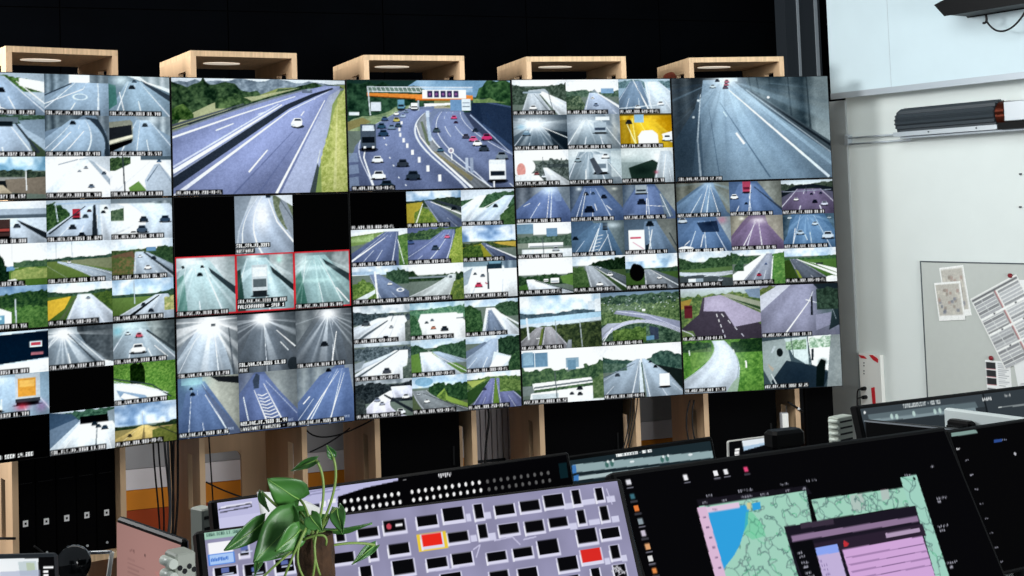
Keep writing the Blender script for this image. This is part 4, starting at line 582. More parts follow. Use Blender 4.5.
def L01(c): c.g(0, 100, 'a0a4b8', '74788e').t('54683c', '8c9c5c', [0, 6, 10, 2, 20, 0], 24, 3).p('c8ccd8', 0, 20, 24, 0, 60, 0, 0, 66).r('8a8ca4', [(0, 40, 76), (100, -40, 96)], tex=.05).l('f0f2f6', 28, 98, 62, 34, 3, 1.6).l('f0f2f6', 62, 34, 68, 14, 1.6, 1).l('e4e8ee', 58, 30, 100, 50, 1.6).p('303c44', 68, 0, 100, 0, 100, 80, 86, 90, 92, 50, 80, 20).o(86, 40, 12, 34, '3c5a52', .6).o(86, 20, 14, 20, '26303a', .7).l('202830', 66, 24, 65, 60, 3, 4).l('8f9ca4', 84, 10, 96, 70, 1).t('2c3c34', '4c6454', [72, 10, 86, 6, 100, 10], 50, 4, 3).p('8a8ca4', 70, 60, 90, 56, 88, 80, 70, 90).cap('VB_A02_VEC_HEC 3801 11.31')
def L10(c): c.f('5fa03c').t('4a8834', '84c050', [0, 0, 100, 0], 100, 2, 3).t('2c4a34', '587a54', [0, 6, 20, 2, 36, 8], 22, 3, 4).t('1f3c28', '3f6238', [60, 6, 74, 2, 90, 0, 100, 2], 26, 4, 5).p('8aa860', 8, 20, 34, 14, 40, 30, 10, 60, a=.4).r('c4d0dc', [(2, 36, 52), (30, 36, 66), (60, 14, 70), (100, -30, 60)], [(.03, .02, 0, '8a9c8c'), (.97, .03, 0, '8898a0')], tex=.04).o(50, 40, 20, 30, 'd4dee8', .5).l('dfe6e0', 63, 20, 64, 26, 2).l('eef2ee', 78, 42, 78.5, 56, 3).l('dfe6e0', 8, 18, 8.5, 28, 2).l('4a6048', 30, 8, 30, 20, 2).p('9cb4a0', 62, 80, 70, 70, 66, 100, 52, 100).tx('VB_A02_NEC_BAT 17.12', 2, 91)
def L11(c): c.f('485a62').p('9aa8a8', 0, 8, 30, 4, 36, 50, 10, 90, 0, 60).p('c4d4d4', 28, 4, 58, 2, 60, 60, 40, 40).p('eef6f4', 58, 2, 90, 0, 84, 70, 62, 56).t('5c8a5c', 'c4dcc4', [30, 10, 56, 6], 26, 3).t('7ca884', 'e4f0e4', [60, 6, 90, 2], 24, 3).p('2c3c48', 30, 46, 60, 56, 84, 74, 76, 100, 14, 100, 10, 84).o(44, 76, 20, 18, '223240', .7).l('48585c', 58, 0, 59, 58, 1.6).l('48585c', 37, 4, 40, 46, 1.2).wl('6c787c', '9aa4a4', 88, 0, 100, 0, 100, 100, 80, 100, n=6).e('222a2c', 22, 30, 4, 8).l('b4c0c4', 12, 30, 16, 18, 4).l('28343a', 64, 26, 63, 48, 4, 4).p('1c2626', 68, 60, 74, 46, 80, 50, 76, 98, 66, 98).o(76, 52, 5, 6, '1a2220', .9).l('cfd8d8', 10, 70, 18, 96, 2).p('c0a890', 6, 50, 14, 60, 12, 66, 8, 58, a=.6).tx('A02_NEC_VEC 3002 12.25', 2, 91)

# display -> (columns, rows, pictures row by row)
WALL = {
    (0, 0): (3, 3, [A00, A01, A02, A10, A11, A12, A20, A21, A22]),
    (0, 1): (3, 3, [B00, B01, B02, B10, B11, B12, B20, B21, B22]),
    (0, 2): (3, 3, [C00, C01, C02, C10, BLK, C12, C20, C21, C22]),
    (1, 0): (1, 1, [motorway_big]), (1, 1): (3, 2, [BLK, D01, BLK, D10, D11, D12]), (1, 2): (3, 2, [E00, E01, E02, E10, E11b, E12]),
    (2, 0): (1, 1, [gantry_big]), (2, 1): (3, 3, [F00, F01, F02, F10, F11, F12, F20, F21, F22]), (2, 2): (3, 3, [G00, G01, G02, G10, G11, G12, G20, G21, G22]),
    (3, 0): (3, 3, [H00, H01, H02, H10, H11, H12, H20, H21, H22]), (3, 1): (3, 3, [I00, I01, I02, I10, I11b, I12, I20, I21, I22]), (3, 2): (2, 2, [J00, J01b, J10, J11]),
    (4, 0): (1, 1, [tunnel_big]), (4, 1): (3, 3, [K00, K01, K02, K10, K11, K12, K20, K21, K22]), (4, 2): (2, 2, [L00b, L01, L10, L11]),
}


def picture_mat(name, strength):
    """a lit screen (strength) or a flat print (0): its picture comes from the colour layer of the mesh"""
    m = bpy.data.materials.new(name); m.use_nodes = True
    nt = m.node_tree; b = nt.nodes['Principled BSDF']
    a = nt.nodes.new('ShaderNodeAttribute'); a.attribute_name = 'picture'
    if strength:
        b.inputs['Base Color'].default_value = (.0006, .0006, .0007, 1)
        b.inputs['Roughness'].default_value = .35
        b.inputs['Specular IOR Level'].default_value = 0.0
        nt.links.new(a.outputs['Color'], b.inputs['Emission Color'])
        b.inputs['Emission Strength'].default_value = strength
    else:
        nt.links.new(a.outputs['Color'], b.inputs['Base Color'])
        b.inputs['Roughness'].default_value = .55
    return m
SCREEN = picture_mat('lit_screen', 1.0)
PRINT = picture_mat('printed_paper', 0)

def picture(name, img, P00, ex, ez, w, h, material, parent, smooth=True):
    """a flat grid of width w and height h whose points carry the painted picture; P00 its top left corner"""
    H, W = img.shape[:2]
    u = np.linspace(0, 1, W); v = np.linspace(0, 1, H)
    U, V = np.meshgrid(u, v)
    off = np.zeros(3); q = parent
    while q is not None: off += np.array(q.location); q = q.parent
    co = (np.asarray(P00) - off)[None, None] + U[..., None] * np.asarray(ex) * w - V[..., None] * np.asarray(ez) * h
    n = (H - 1) * (W - 1)
    idx = np.arange(H * W).reshape(H, W)
    quads = np.stack([idx[1:, :-1], idx[1:, 1:], idx[:-1, 1:], idx[:-1, :-1]], -1).reshape(-1).astype(np.int32)
    me = bpy.data.meshes.new(name)
    me.vertices.add(H * W); me.vertices.foreach_set('co', co.reshape(-1).astype(np.float32))
    me.loops.add(n * 4); me.loops.foreach_set('vertex_index', quads)
    me.polygons.add(n); me.polygons.foreach_set('loop_start', np.arange(0, n * 4, 4, dtype=np.int32))
    me.update(calc_edges=True)
    lin = np.where(img <= .04045, img / 12.92, ((img + .055) / 1.055) ** 2.4)
    ca = me.color_attributes.new('picture', 'FLOAT_COLOR', 'POINT')
    ca.data.foreach_set('color', np.concatenate([lin, np.ones((H, W, 1))], -1).reshape(-1).astype(np.float32))
    me.materials.append(material)
    o = bpy.data.objects.new(name, me); COL.objects.link(o); o.parent = parent
    return o

M = dict(
    ply=mat('plywood', 'deba92', .6, noise=.35, scale=6, stretch=(1, 1, .12), bump=.04),
    edge=mat('plywood_edge', 'dfbd94', .65, noise=.3, scale=30, stretch=(3, 3, .2)),
    black=mat('black_plastic', '08090a', .45, spec=.12),
    matt=mat('matt_black', '040405', .8, spec=.03),
    bezel=mat('display_bezel', '060708', .5, spec=.1),
    cable=mat('black_cable', '0c0c0e', .55, spec=.3),
    greyc=mat('grey_cable', '55595e', .55),
    wblack=mat('black_wall_panel', '030406', .8, spec=.01, noise=.3, scale=3),
    wgrey=mat('grey_paint', 'a3a4a6', .8, noise=.06, scale=8),
    wwhite=mat('off_white_paint', 'e6e2e4', .8, noise=.05, scale=8),
    worange=mat('orange_paint', 'e08a1c', .8, noise=.08, scale=8),
    wrust=mat('rust_paint', 'a8400c', .8, noise=.08, scale=8),
    white=mat('white_wall_paint', 'c2d2d7', .75, noise=.03, scale=6),
    white2=mat('white_wall_lower', 'd2d8d4', .7, noise=.03, scale=6),
    post=mat('grey_post_paint', '949a9a', .7, noise=.05, scale=10),
    dpost=mat('dark_metal_post', '2c3238', .5, metal=.3),
    alu=mat('aluminium', 'b9bfc2', .38, metal=.7),
    pale=mat('pale_metal_strip', 'aab2b8', .4, metal=.4),
    floor=mat('grey_carpet', '4a4a4c', .95, noise=.3, scale=120, bump=.2),
    desk=mat('dark_desk_top', '24262a', .5),
    board=mat('pinboard_grey', 'b6bab4', .55, noise=.03, scale=30),
    boarde=mat('board_edge', '4d5458', .5, metal=.4),
    red=mat('red_print', 'c8202c', .5), redm=mat('red_magnet', '7c1420', .35),
    paper=mat('white_paper', 'e9ebe8', .8), cream=mat('cream_plastic', 'e4e4de', .5),
    speaker=mat('grey_green_plastic', 'a3a99f', .6), hole=mat('dark_hole', '14161a', .9),
    knob=mat('pale_knob', 'c3ccc2', .4),
    leaf=mat('pothos_leaf', '4f8a3c', .42, col2='2c5e2a', scale=9, coat=.15),
    leafv=mat('leaf_vein', '7fae55', .5), stem=mat('green_stem', '7d9a4c', .5),
    coir=mat('coir_fibre', '4c3420', .95, noise=.6, scale=60, bump=.6), pot=mat('terracotta_pot', '9a5a38', .8, noise=.15, scale=20),
    rib=mat('ribbed_black_roll', '30373c', .4, spec=.5), copper=mat('copper_winding', '6a3020', .35, metal=.8),
    chrome=mat('chrome', 'c8ccd0', .2, metal=1.0), label=mat('white_label', 'e4e4e4', .6),
    wback=mat('white_monitor_back', 'd6e2e2', .5),
    fabric=mat('black_fabric', '050506', .95, spec=.03, noise=.3, scale=200),
)
ovalm = bpy.data.materials.new('pale_oval_emissive'); ovalm.use_nodes = True
_b = ovalm.node_tree.nodes['Principled BSDF']
_b.inputs['Base Color'].default_value = (.9, .85, .75, 1); _b.inputs['Emission Color'].default_value = (1, .88, .72, 1); _b.inputs['Emission Strength'].default_value = .45
WF = (np.zeros(3), np.array([1., 0, 0]), np.array([0, 1., 0]), UP)     # world frame

# ================================================================ the setting
YB = 0.85                                                    # face of the back wall
BN = np.array([0, 1.0, 0])
back = lambda x, y, off=0.0: on_plane(x, y, (0, YB + off, 0), BN)
fl = tag(Mesh().box(WF, -6, 6, -8, 1.2, -.05, 0).build('floor', M['floor']), 'dark grey carpet floor of the control room', None, None, 'structure')

z_wo = back(146, 489)[2]; z_gw = back(146, 468)[2]; z_or = back(146, 509)[2]
wb = tag(Mesh().box(WF, -5, 3.4, YB + .02, YB + .12, 0, 4.2).build('wall_back', M['matt']), 'black panelled back wall with grey, white and orange bands low down', None, None, 'structure')
def band(name, m, z0, z1):
    Mesh().box(WF, -5, 3.4, YB, YB + .02, z0 + .0015, z1 - .0015).build(name, M[m], wb)
band('rust_band', 'wrust', 0.002, z_or); band('orange_band', 'worange', z_or, z_wo); band('white_band', 'wwhite', z_wo, z_gw); band('grey_band', 'wgrey', z_gw, z_gw + .42)
xs0, xs1, zs = back(527, 40)[0], back(660, 40)[0], back(655, 20)[2]
pw = xs1 - xs0
zl = [z_gw + .42, zs - 1.25, zs, 4.2]
for zi in range(3):
    for k in range(-7, 4):
        a, b = max(xs0 + k * pw, -5), min(xs0 + (k + 1) * pw, 3.4)
        if b - a > .05:
            Mesh().box(WF, a + .003, b - .003, YB, YB + .02, zl[zi] + .003, zl[zi + 1] - .003).build('panel', M['wblack'], wb)

# side wall on the right: runs towards the camera
DW_ = unit((.203, -.979, 0)); NW = np.array([-DW_[1], DW_[0], 0]) * -1      # NW points into the room
Q = on_plane(853, 250, (0, -0.02, 0), BN)
WFR = (np.array([Q[0], Q[1], 0]), DW_, -NW, UP)               # along, into the wall, up
wall = lambda x, y, off=0.0: on_plane(x, y, Q + NW * off, NW)
def wl_uv(x, y, off=0.0):
    p = wall(x, y, off) - WFR[0]
    return np.dot(p, DW_), p[2]
wr = tag(Mesh().box(WFR, 0, 4.6, 0, .15, 0, 4.2).build('wall_right', M['white2']), 'white side wall to the right of the video wall', None, None, 'structure')
BO = .115                                                     # how far the upper boxing stands out
u0, zbk = wl_uv(831, 97.5, BO); ub, _ = wl_uv(822.5, 30, BO)
bk = tag(Mesh().box(WFR, u0, 4.6, -BO, -.001, zbk, 4.2).build('trim_1', M['white']), 'white boxed bulkhead standing out above the side wall', None, None, 'structure')
us, _ = wl_uv(890, 60, BO)
Mesh().box(WFR, us - .001, us + .001, -BO - .0008, -BO + .002, zbk + .02, 4.2).build('panel_joint', M['pale'], bk)
Mesh().box(WFR, u0, 4.6, -BO - .004, -BO + .012, zbk - .012, zbk + .022).build('edge_strip', M['pale'], bk)
# grey corner post beside the last display
g0, _ = wl_uv(824, 250); g1, _ = wl_uv(853.5, 250)
tag(Mesh().box(WFR, g0, g1, -.012, .16, 0, zbk - .014).build('trim_2', M['post'], bevel=.004), 'grey painted corner post between video wall and white wall', None, None, 'structure')
# dark mullion post above
pa, pb = back(786.5, 40, -.12), back(821, 40, -.12)
mp = tag(Mesh().box(WF, pa[0], pb[0], YB - .12, YB - .01, 0, 4.2).build('trim_3', M['dpost']), 'dark metal post between black wall and white wall', None, None, 'structure')
for x, w in ((799, 2.2), (817, 3.0)):
    a, b = back(x - w / 2, 40, -.122)[0], back(x + w / 2, 40, -.122)[0]
    Mesh().box(WF, a, b, YB - .126, YB - .12, .4, 4.2).build('metal_strip', M['pale'], mp)

# ================================================================ the video wall
DWD, DHT = .93, .93 / 1.6
HIN = np.array([[-2.2926, -.3307], [-1.3877, -.1161], [-.465, 0], [.465, 0], [1.3904, -.0928], [2.3049, -.2618]])
OFF = [-.0031, -.0032, -.0005, .0029, .0039]
DLAB = {
    (0, 0): 'top left video wall display with nine camera pictures of tunnel mouths and white roads',
    (0, 1): 'video wall display at left edge with nine daylight pictures of motorways and fields',
    (0, 2): 'bottom left video wall display with two black tiles and an orange lorry picture',
    (1, 0): 'video wall display filled by one motorway with a single white car',
    (1, 1): 'video wall display with three red-framed tunnel pictures below two black tiles',
    (1, 2): 'video wall display with six tunnel pictures under the red-framed ones',
    (2, 0): 'video wall display filled by busy motorway traffic under an orange gantry',
    (2, 1): 'video wall display below the gantry picture, nine tiles with its first one black',
    (2, 2): 'bottom middle video wall display with nine pale motorway pictures and green verges',
    (3, 0): 'video wall display with nine pictures including a bright yellow tunnel',
    (3, 1): 'video wall display with blue tunnel pictures and a white lorry, below the yellow tunnel',
    (3, 2): 'video wall display with four pictures including a lake view and curving flyover',
    (4, 0): 'top right video wall display filled by one blue-grey underpass road',
    (4, 1): 'rightmost middle video wall display with nine pictures including a purple tunnel road',
    (4, 2): 'bottom right video wall display with four pictures including a bending path over grass',
}
def colframe(c):
    a, b = HIN[c], HIN[c + 1]
    ex = unit(np.array([b[0] - a[0], b[1] - a[1], 0]))
    return (np.array([a[0], a[1], 0]), ex, np.cross(UP, ex), UP)
PXM, PZM = 261, 289                                            # picture points per metre
for (c, r), (nx, ny, fs) in WALL.items():
    F = colframe(c)
    O, ex, ey, ez = F
    z0 = ZB + OFF[c] + (2 - r) * DHT
    t = thing('video_wall_display', O + ex * DWD / 2 + ey * .05 + ez * z0, DLAB[c, r], 'display', 'video wall displays')
    g = .002
    Mesh().box(F, g, DWD - g, .0, .075, z0 + g, z0 + DHT - g).build('housing', M['bezel'], t)
    Mesh().box(F, .18, DWD - .18, .075, .10, z0 + .12, z0 + DHT - .12).build('wall_bracket', M['black'], t)
    x0, x1, zt, zbm = .0055, DWD - .0055, z0 + DHT - .0055, z0 + .0055
    W, H = int(DWD * PXM), int(DHT * PZM)
    for i, fn in enumerate(fs):
        gx, gy = i % nx, i // nx
        xa, xb = x0 + (x1 - x0) * gx / nx, x0 + (x1 - x0) * (gx + 1) / nx
        za, zc = zt - (zt - zbm) * gy / ny, zt - (zt - zbm) * (gy + 1) / ny
        if fn is BLK:
            img = np.zeros((3, 3, 3)) + .006
        else:
            p = Pic(max(W // nx, 8), H // ny, seed=c * 100 + r * 10 + i)
            fn(p)
            if not p.pre: p._pre()
            img = p.fin()
        picture('camera_picture', img, O + ex * xa - ey * .0012 + ez * za, ex, ez, xb - xa, za - zc, SCREEN, t)

# ================================================================ plywood frames that carry the wall
PORT = [(6, 118, None, 48), (190.8, 297, 159.7, 51.7), (364, 464.4, 332.9, 55.3), (526.5, 626, 497, 56.4), (689, 784, 657, 57)]
PLAB = ['plywood box frame behind the leftmost column of displays, with black computers in it',
        'plywood box frame behind the second column of displays, open below with a cut-out back',
        'plywood box frame behind the middle column of displays',
        'plywood box frame behind the column of displays with the yellow tunnel',
        'plywood box frame with reddish stain behind the rightmost column of displays']
TH = .028
PF = []
for c, (xa, xb, xk, yt) in enumerate(PORT):
    O, ex, ey, ez = colframe(c)
    O = O + ey * .105
    F = (O, ex, ey, ez)
    sa = np.dot(on_plane(xa, 66, O, ey) - O, ex); sb = np.dot(on_plane(xb, 66, O, ey) - O, ex)
    zt = on_plane((xa + xb) / 2, yt, O, ey)[2]
    dep = .5
    if xk:                                   # depth of the box from its far upright edge
        P0 = O + ex * sa
        dep = float(np.dot(on_plane(xk, 66, P0, ex) - P0, ey))
    PF.append((F, sa, sb, zt, dep))
    t = thing('plywood_frame', O + ex * (sa + sb) / 2 + ey * dep / 2, PLAB[c], 'frame', 'plywood frames of the video wall')
    ztop_disp = ZB + 3 * DHT
    for s in (0, 1):
        x0, x1 = (sa, sa + TH) if s == 0 else (sb - TH, sb)
        hA = (dep * .16, dep * .40, ztop_disp - .05, ztop_disp + .045)          # cable notch, upper
        hB = (dep * .22, dep * .36, ZB - .40, ZB - .12)                           # slot, lower
        m = Mesh()
        zz = [0, hB[2], hB[3], hA[2], hA[3], zt - TH]
        m.box(F, x0, x1, 0, dep, zz[0], zz[1]); m.box(F, x0, x1, 0, hB[0], zz[1], zz[2]); m.box(F, x0, x1, hB[1], dep, zz[1], zz[2])
        m.box(F, x0, x1, 0, dep, zz[2], zz[3]); m.box(F, x0, x1, 0, hA[0], zz[3], zz[4]); m.box(F, x0, x1, hA[1], dep, zz[3], zz[4])
        m.box(F, x0, x1, 0, dep, zz[4], zz[5])
        m.build('side_panel', M['ply'], t)
        if c == 4 and s == 0:
            mm = Mesh(); n = 20; cc = O + ex * (x0 - .0012) + ey * dep * .62 + ez * (zt - .085)
            mm.add([cc + ey * (math.cos(2 * math.pi * k / n) * .12 + .01 * math.sin(5 * k)) + ez * (math.sin(2 * math.pi * k / n) * .035) for k in range(n)], [tuple(range(n))])
            mm.build('red_stain', mat('red_brown_stain', '9c4a34', .7, noise=.4, scale=30), t)
    Mesh().box(F, sa, sb, 0, dep, zt - TH, zt).build('top_board', M['edge'], t)
    # pale, faintly emissive oval on the underside of the top board
    mm = Mesh(); n = 28; cx = (sa + sb) / 2
    top = [O + ex * (cx - .03 + .10 * math.cos(2 * math.pi * k / n)) + ey * (dep * .5 + .045 * math.sin(2 * math.pi * k / n)) + ez * (zt - TH - .0005) for k in range(n)]
    bot = [p - ez * .004 for p in top]
    mm.add(top + bot, [tuple(range(n)), tuple(range(2 * n - 1, n - 1, -1))] + [(k, (k + 1) % n, n + (k + 1) % n, n + k) for k in range(n)])
    mm.build('pale_oval', ovalm, t)
    # cross rail and lower shelf
    Mesh().box(F, sa + TH, sb - TH, .0, .03, ZB + .25, ZB + .45).build('cross_rail', M['ply'], t)
    zsh = ZB - .50 if c == 0 else ZB - .56
    if c != 1:
        Mesh().box(F, sa + TH, sb - TH, .004, dep - .01, zsh - TH, zsh).build('shelf', M['edge'], t)
    else:
        m = Mesh()
        zc_ = back(240, 462)[2]
        sl = sb - TH - .14
        m.box(F, sa + TH, sb - TH, dep - .02, dep, ZB - .20, ZB + .3); m.box(F, sl, sb - TH, dep - .02, dep, 0, ZB - .20); m.box(F, sa + TH, sl, dep - .02, dep, 0, ZB - .62)
        for k in range(5):          # rounded corner of the cut-out
            m.box(F, sl - .03 + .006 * k, sl, dep - .02, dep, ZB - .20 - .006 * k * k / 4 - .002, ZB - .20)
        m.build('back_board', M['ply'], t)

# black computers on the shelf of the first frame
F, sa, sb, zt, dep = PF[0]
O, ex, ey, ez = F
LX = [(30, 523), (55.5, 520), (74, 517), (91, 514.5), (110.5, 512)]
for k, (lx, ly) in enumerate(LX):
    P = on_plane(lx, ly, O + ey * .06, ey)
    s = np.dot(P - O, ex)
    pitch = (sb - sa - 2 * TH) / 5
    s = sa + TH + pitch * (k + .5); w = pitch / 2 - .002
    z0 = ZB - .50
    t = thing('shelf_computer', O + ex * s + ey * .2 + ez * z0,
              ['leftmost of five upright black computers under the left displays', 'second from left of five upright black computers under the left displays', 'middle one of five upright black computers under the left displays',
               'fourth from left of five upright black computers under the left displays', 'rightmost of five upright black computers, beside the plywood panel'][k], 'computer', 'black computers on the frame shelf')
    Mesh().box(F, s - w, s + w, .062, .36, z0 + .001, z0 + .56).build('case', M['matt'], t, bevel=.004)
    zl_ = P[2]
    lb = Mesh().box(F, s - .012, s + .012, .0595, .062, zl_ - .014, zl_ + .014).build('badge', M['label'], t)
    Mesh().box(F, s - .0045, s + .0045, .0585, .0595, zl_ - .005, zl_ + .005).build('badge_mark', M['matt'], lb)
    Mesh().tube([O + ex * s + ey * .058 + ez * (z0 + .035), O + ex * s + ey * .063 + ez * (z0 + .035)], .006, 12).build('power_button', M['alu'], t)
    Mesh().box(F, s - w + .012, s + w - .012, .0612, .062, z0 + .36, z0 + .363).build('front_groove', M['black'], t)
# black equipment cabinets in the other frames
CL = {2: 'black equipment cabinet inside the middle plywood frame', 3: 'black equipment cabinet in the plywood frame under the four-picture lake display', 4: 'black equipment cabinet in the rightmost plywood frame'}
for c, lab in CL.items():
    F, sa, sb, zt, dep = PF[c]
    O, ex, ey, ez = F
    z0 = ZB - .56
    a, b = sa + TH + .004, sb - TH - (.09 if c == 4 else .05)
    t = thing('equipment_cabinet', O + ex * (a + b) / 2 + ey * .2 + ez * z0, lab, 'cabinet', 'equipment cabinets in the plywood frames')
    Mesh().box(F, a, b, .05, dep - .1, z0 + .001, ZB + .2).build('case', M['matt'], t, bevel=.004)
    d = Mesh().box(F, a + .01, b - .01, .038, .05, z0 + .012, ZB + .18).build('door', M['matt'], t)
    Mesh().box(F, b - .05, b - .04, .03, .038, ZB - .3, ZB - .2).build('handle', M['black'], d)
    for k in range(5):
        Mesh().box(F, a + .08, b - .12, .0365, .038, z0 + .05 + k * .014, z0 + .056 + k * .014).build('vent_slot', M['black'], d)

# pale slatted panel seen between two frames
pA, pB = back(470, 440, -.06), back(520, 430, -.06)
t = thing('vertical_blind', ((pA[0] + pB[0]) / 2, YB - .05, 0.02), 'pale vertical slatted screen against the back wall between two plywood frames', 'blind')
zt_ = back(495, 402, -.05)[2]
Mesh().box(WF, pA[0], pB[0], YB - .02, YB - .004, .02, zt_ + .15).build('backing', M['wgrey'], t)
n = 9
for k in range(n):
    w = (pB[0] - pA[0]) / n
    Mesh().box(WF, pA[0] + w * k + .004, pA[0] + w * (k + 1) - .004, YB - .05, YB - .02, .03, zt_ + .14).build('slat', M['wwhite'], t)
Mesh().box(WF, pA[0] + .02, pB[0] - .1, YB - .06, YB - .05, .28, .295).build('cross_bar', M['dpost'], t)

# hanging cables
def cable(pts, r, label, name='hanging_cable', m='cable', group='hanging cables', n=8):
    p = Mesh().tube(pts, r, n).build(name, M[m])
    return tag(p, label, 'cable', group)
F0, _, sb0, _, dep0 = PF[0]; F1, sa1, _, _, _ = PF[1]
def gap(x, y, d):                       # point at distance d behind the display plane of the second column
    O, ex, ey, ez = colframe(1)
    return on_plane(x, y, O + ey * d, ey)
cs = [(153, 156, 160, .26, 'leftmost thin black cable hanging against the orange wall band'), (158, 163, 163, .24, 'thin black cable beside the leftmost hanging one'),
      (168, 170, 168, .2, 'thick grey cable hanging in the bundle beside the plywood frame'), (171, 173, 171, .22, 'thick black cable in the hanging bundle, second from the plywood frame'), (178, 176, 174, .18, 'thick black cable of the hanging bundle closest to the plywood frame'),
      (164, 172, 166, .23, 'grey cable crossing behind the hanging cable bundle'), (174, 169, 173, .16, 'black cable in the middle of the hanging bundle')]
for k, (a, b, c_, d, lab) in enumerate(cs):
    pts = bez(gap(a, 418, d), gap(a - 1, 470, d), gap(b + 4, 500, d), gap(c_, 545, d), n=18)
    pts.append(np.array([pts[-1][0], pts[-1][1], .006]))
    cable(pts, .006 if k > 1 else .0045, lab, m='greyc' if k in (2, 5) else 'cable', group='cables hanging between the first two frames')
cable(bez(gap(208, 420, .3), gap(210, 460, .3), gap(212, 480, .3), gap(214, 520, .3)), .004, 'single thin black cable hanging in front of the cut-out back board')
cable(bez(gap(206, 482, .25), gap(225, 492, .25), gap(245, 498, .25)), .004, 'black cable running aslant across the orange band in the frame')
def gap3(x, y, d):
    O, ex, ey, ez = colframe(2)
    return on_plane(x, y, O + ey * d, ey)
cable(bez(gap(306, 430, .16), gap(320, 446, .16), gap(350, 432, .16), gap3(372, 420, .06)), .004, 'upper of two black cables looped below the fifth tunnel picture')
cable(bez(gap(310, 452, .2), gap(330, 444, .2), gap(350, 428, .16)), .004, 'lower of two black cables looped below the fifth tunnel picture')
cable(bez(gap(303, 424, .2), gap(301, 450, .2), gap(306, 500, .2)), .004, 'black cable hanging along the plywood panel behind the plant')
cable(bez(gap3(488, 408, .2), gap3(492, 425, .2), gap3(482, 445, .2), gap3(484, 470, .2), np.array([*gap3(484, 470, .2)[:2], .006])), .006, 'short thick black cable in front of the pale slatted screen')
F4 = colframe(3)
g4 = lambda x, y, d: on_plane(x, y, F4[0] + F4[2] * d, F4[2])
for k, (a, b, lab) in enumerate(((690, 686, 'black cable curving down the plywood panel left of the rightmost frame'), (694, 692, 'second black cable curving down the panel of the rightmost frame'))):
    cable(bez(g4(a, 400, .08), g4(a - 8 + k * 3, 425, .08), g4(b + 6, 450, .08)), .0045, lab, group='cables at the rightmost frame')
for k in range(3):
    cable(bez(g4(622 + 3 * k, 452, .07 - .012 * k), g4(626 + 3 * k, 440 - 3 * k, .07 - .012 * k), g4(630 + 3 * k, 424 - k, .07 - .012 * k), g4(632 + 3 * k, 394, .06)), .003, ['lowest', 'middle', 'topmost'][k] + ' of three short cables poking out beside the lake display', group='cables by the lake display')
a5 = PF[4]; 
g5 = lambda x, y, d: on_plane(x, y, a5[0][0] + a5[0][2] * d, a5[0][2])
t = thing('jack_plug', g5(798, 405, .0), 'black cable plug with pale collar sticking out below the last display', 'plug')
Mesh().tube([g5(788, 402, -.01), g5(797.5, 408, -.01)], .006, 10).build('cable_end', M['cable'], t)
Mesh().tube([g5(797.5, 408, -.01), g5(799.5, 409.2, -.01)], .0075, 10).build('collar', M['label'], t)
Mesh().tube([g5(799.5, 409.2, -.01), g5(806, 413, -.01)], .010, 10).build('plug_body', M['black'], t)
# black cloth panel to the right of the last frame
F, sa, sb, zt, dep = PF[4]
O, ex, ey, ez = F
pa = np.dot(g5(805, 420, -.02) - O, ex); pb = np.dot(g5(833, 420, -.02) - O, ex)
t = thing('cover_panel', O + ex * (pa + pb) / 2 + ez * .0, 'matt black cover panel under the right end of the video wall', 'panel')
Mesh().box(F, pa, pb, -.03, -.012, 0.001, ZB - .004).build('sheet', M['fabric'], t)
Mesh().box(F, pa, pa + .012, -.034, -.03, 0.001, ZB - .004).build('edge_trim', M['matt'], t)
t = thing('junction_box', g5(783, 421, -.01), 'small pale junction box on the panel of the rightmost plywood frame', 'box')
P = g5(783, 421, .0); s = np.dot(P - O, ex)
Mesh().box(F, s - .02, s + .02, -.03, .0, P[2] - .05, P[2] + .05).build('box_body', M['wgrey'], t, bevel=.004)
Mesh().box(F, s - .017, s + .017, -.033, -.03, P[2] - .046, P[2] + .046).build('lid', M['cream'], t)

# ================================================================ things on the side wall
def wquad(name, img, x0, y0, x1, y1, x2, y2, off, material, parent):
    """print on the wall: pixel corners top left, top right, bottom left"""
    A, B, C = wall(x0, y0, off), wall(x1, y1, off), wall(x2, y2, off)
    ex = B - A; w = np.linalg.norm(ex); ex = ex / w
    dz = C - A; dz = dz - ex * np.dot(dz, ex); h = np.linalg.norm(dz); dz = dz / h
    return picture(name, img, A, ex, -dz, w, h, material, parent), A, ex, -dz, w, h
# pin board
b0, bz = wl_uv(922.5, 262); b1 = b0 + 1.35
bb0 = wl_uv(931, 400)[1]
t = thing('pin_board', WFR[0] + DW_ * (b0 + b1) / 2 + NW * .01 + UP * (bz - .95), 'large grey magnetic board with a thin dark edge on the white side wall', 'board')
Mesh().box(WFR, b0, b1, -.012, -.0005, bz - .95, bz).build('sheet', M['board'], t)
mm = Mesh()
for q in ((b0 - .006, b0, bz - .95, bz + .006), (b1, b1 + .006, bz - .95, bz + .006), (b0, b1, bz, bz + .006), (b0, b1, bz - .956, bz - .95)):
    mm.box(WFR, q[0], q[1], -.015, -.0005, q[2], q[3])
mm.build('edge_frame', M['boarde'], t)
def maplike(c):
    c.f('e6e6e2').b('b4b0a6', 6, 6, 92, 86)
    for i in range(26):
        x, y = 8 + c.R.rand() * 74, 8 + c.R.rand() * 68; c.b(['8c8278', '6f7480', 'a08a80', 'c8c4b8'][i % 4], x, y, x + 10, y + 8, a=.8)
    c.q(.05)
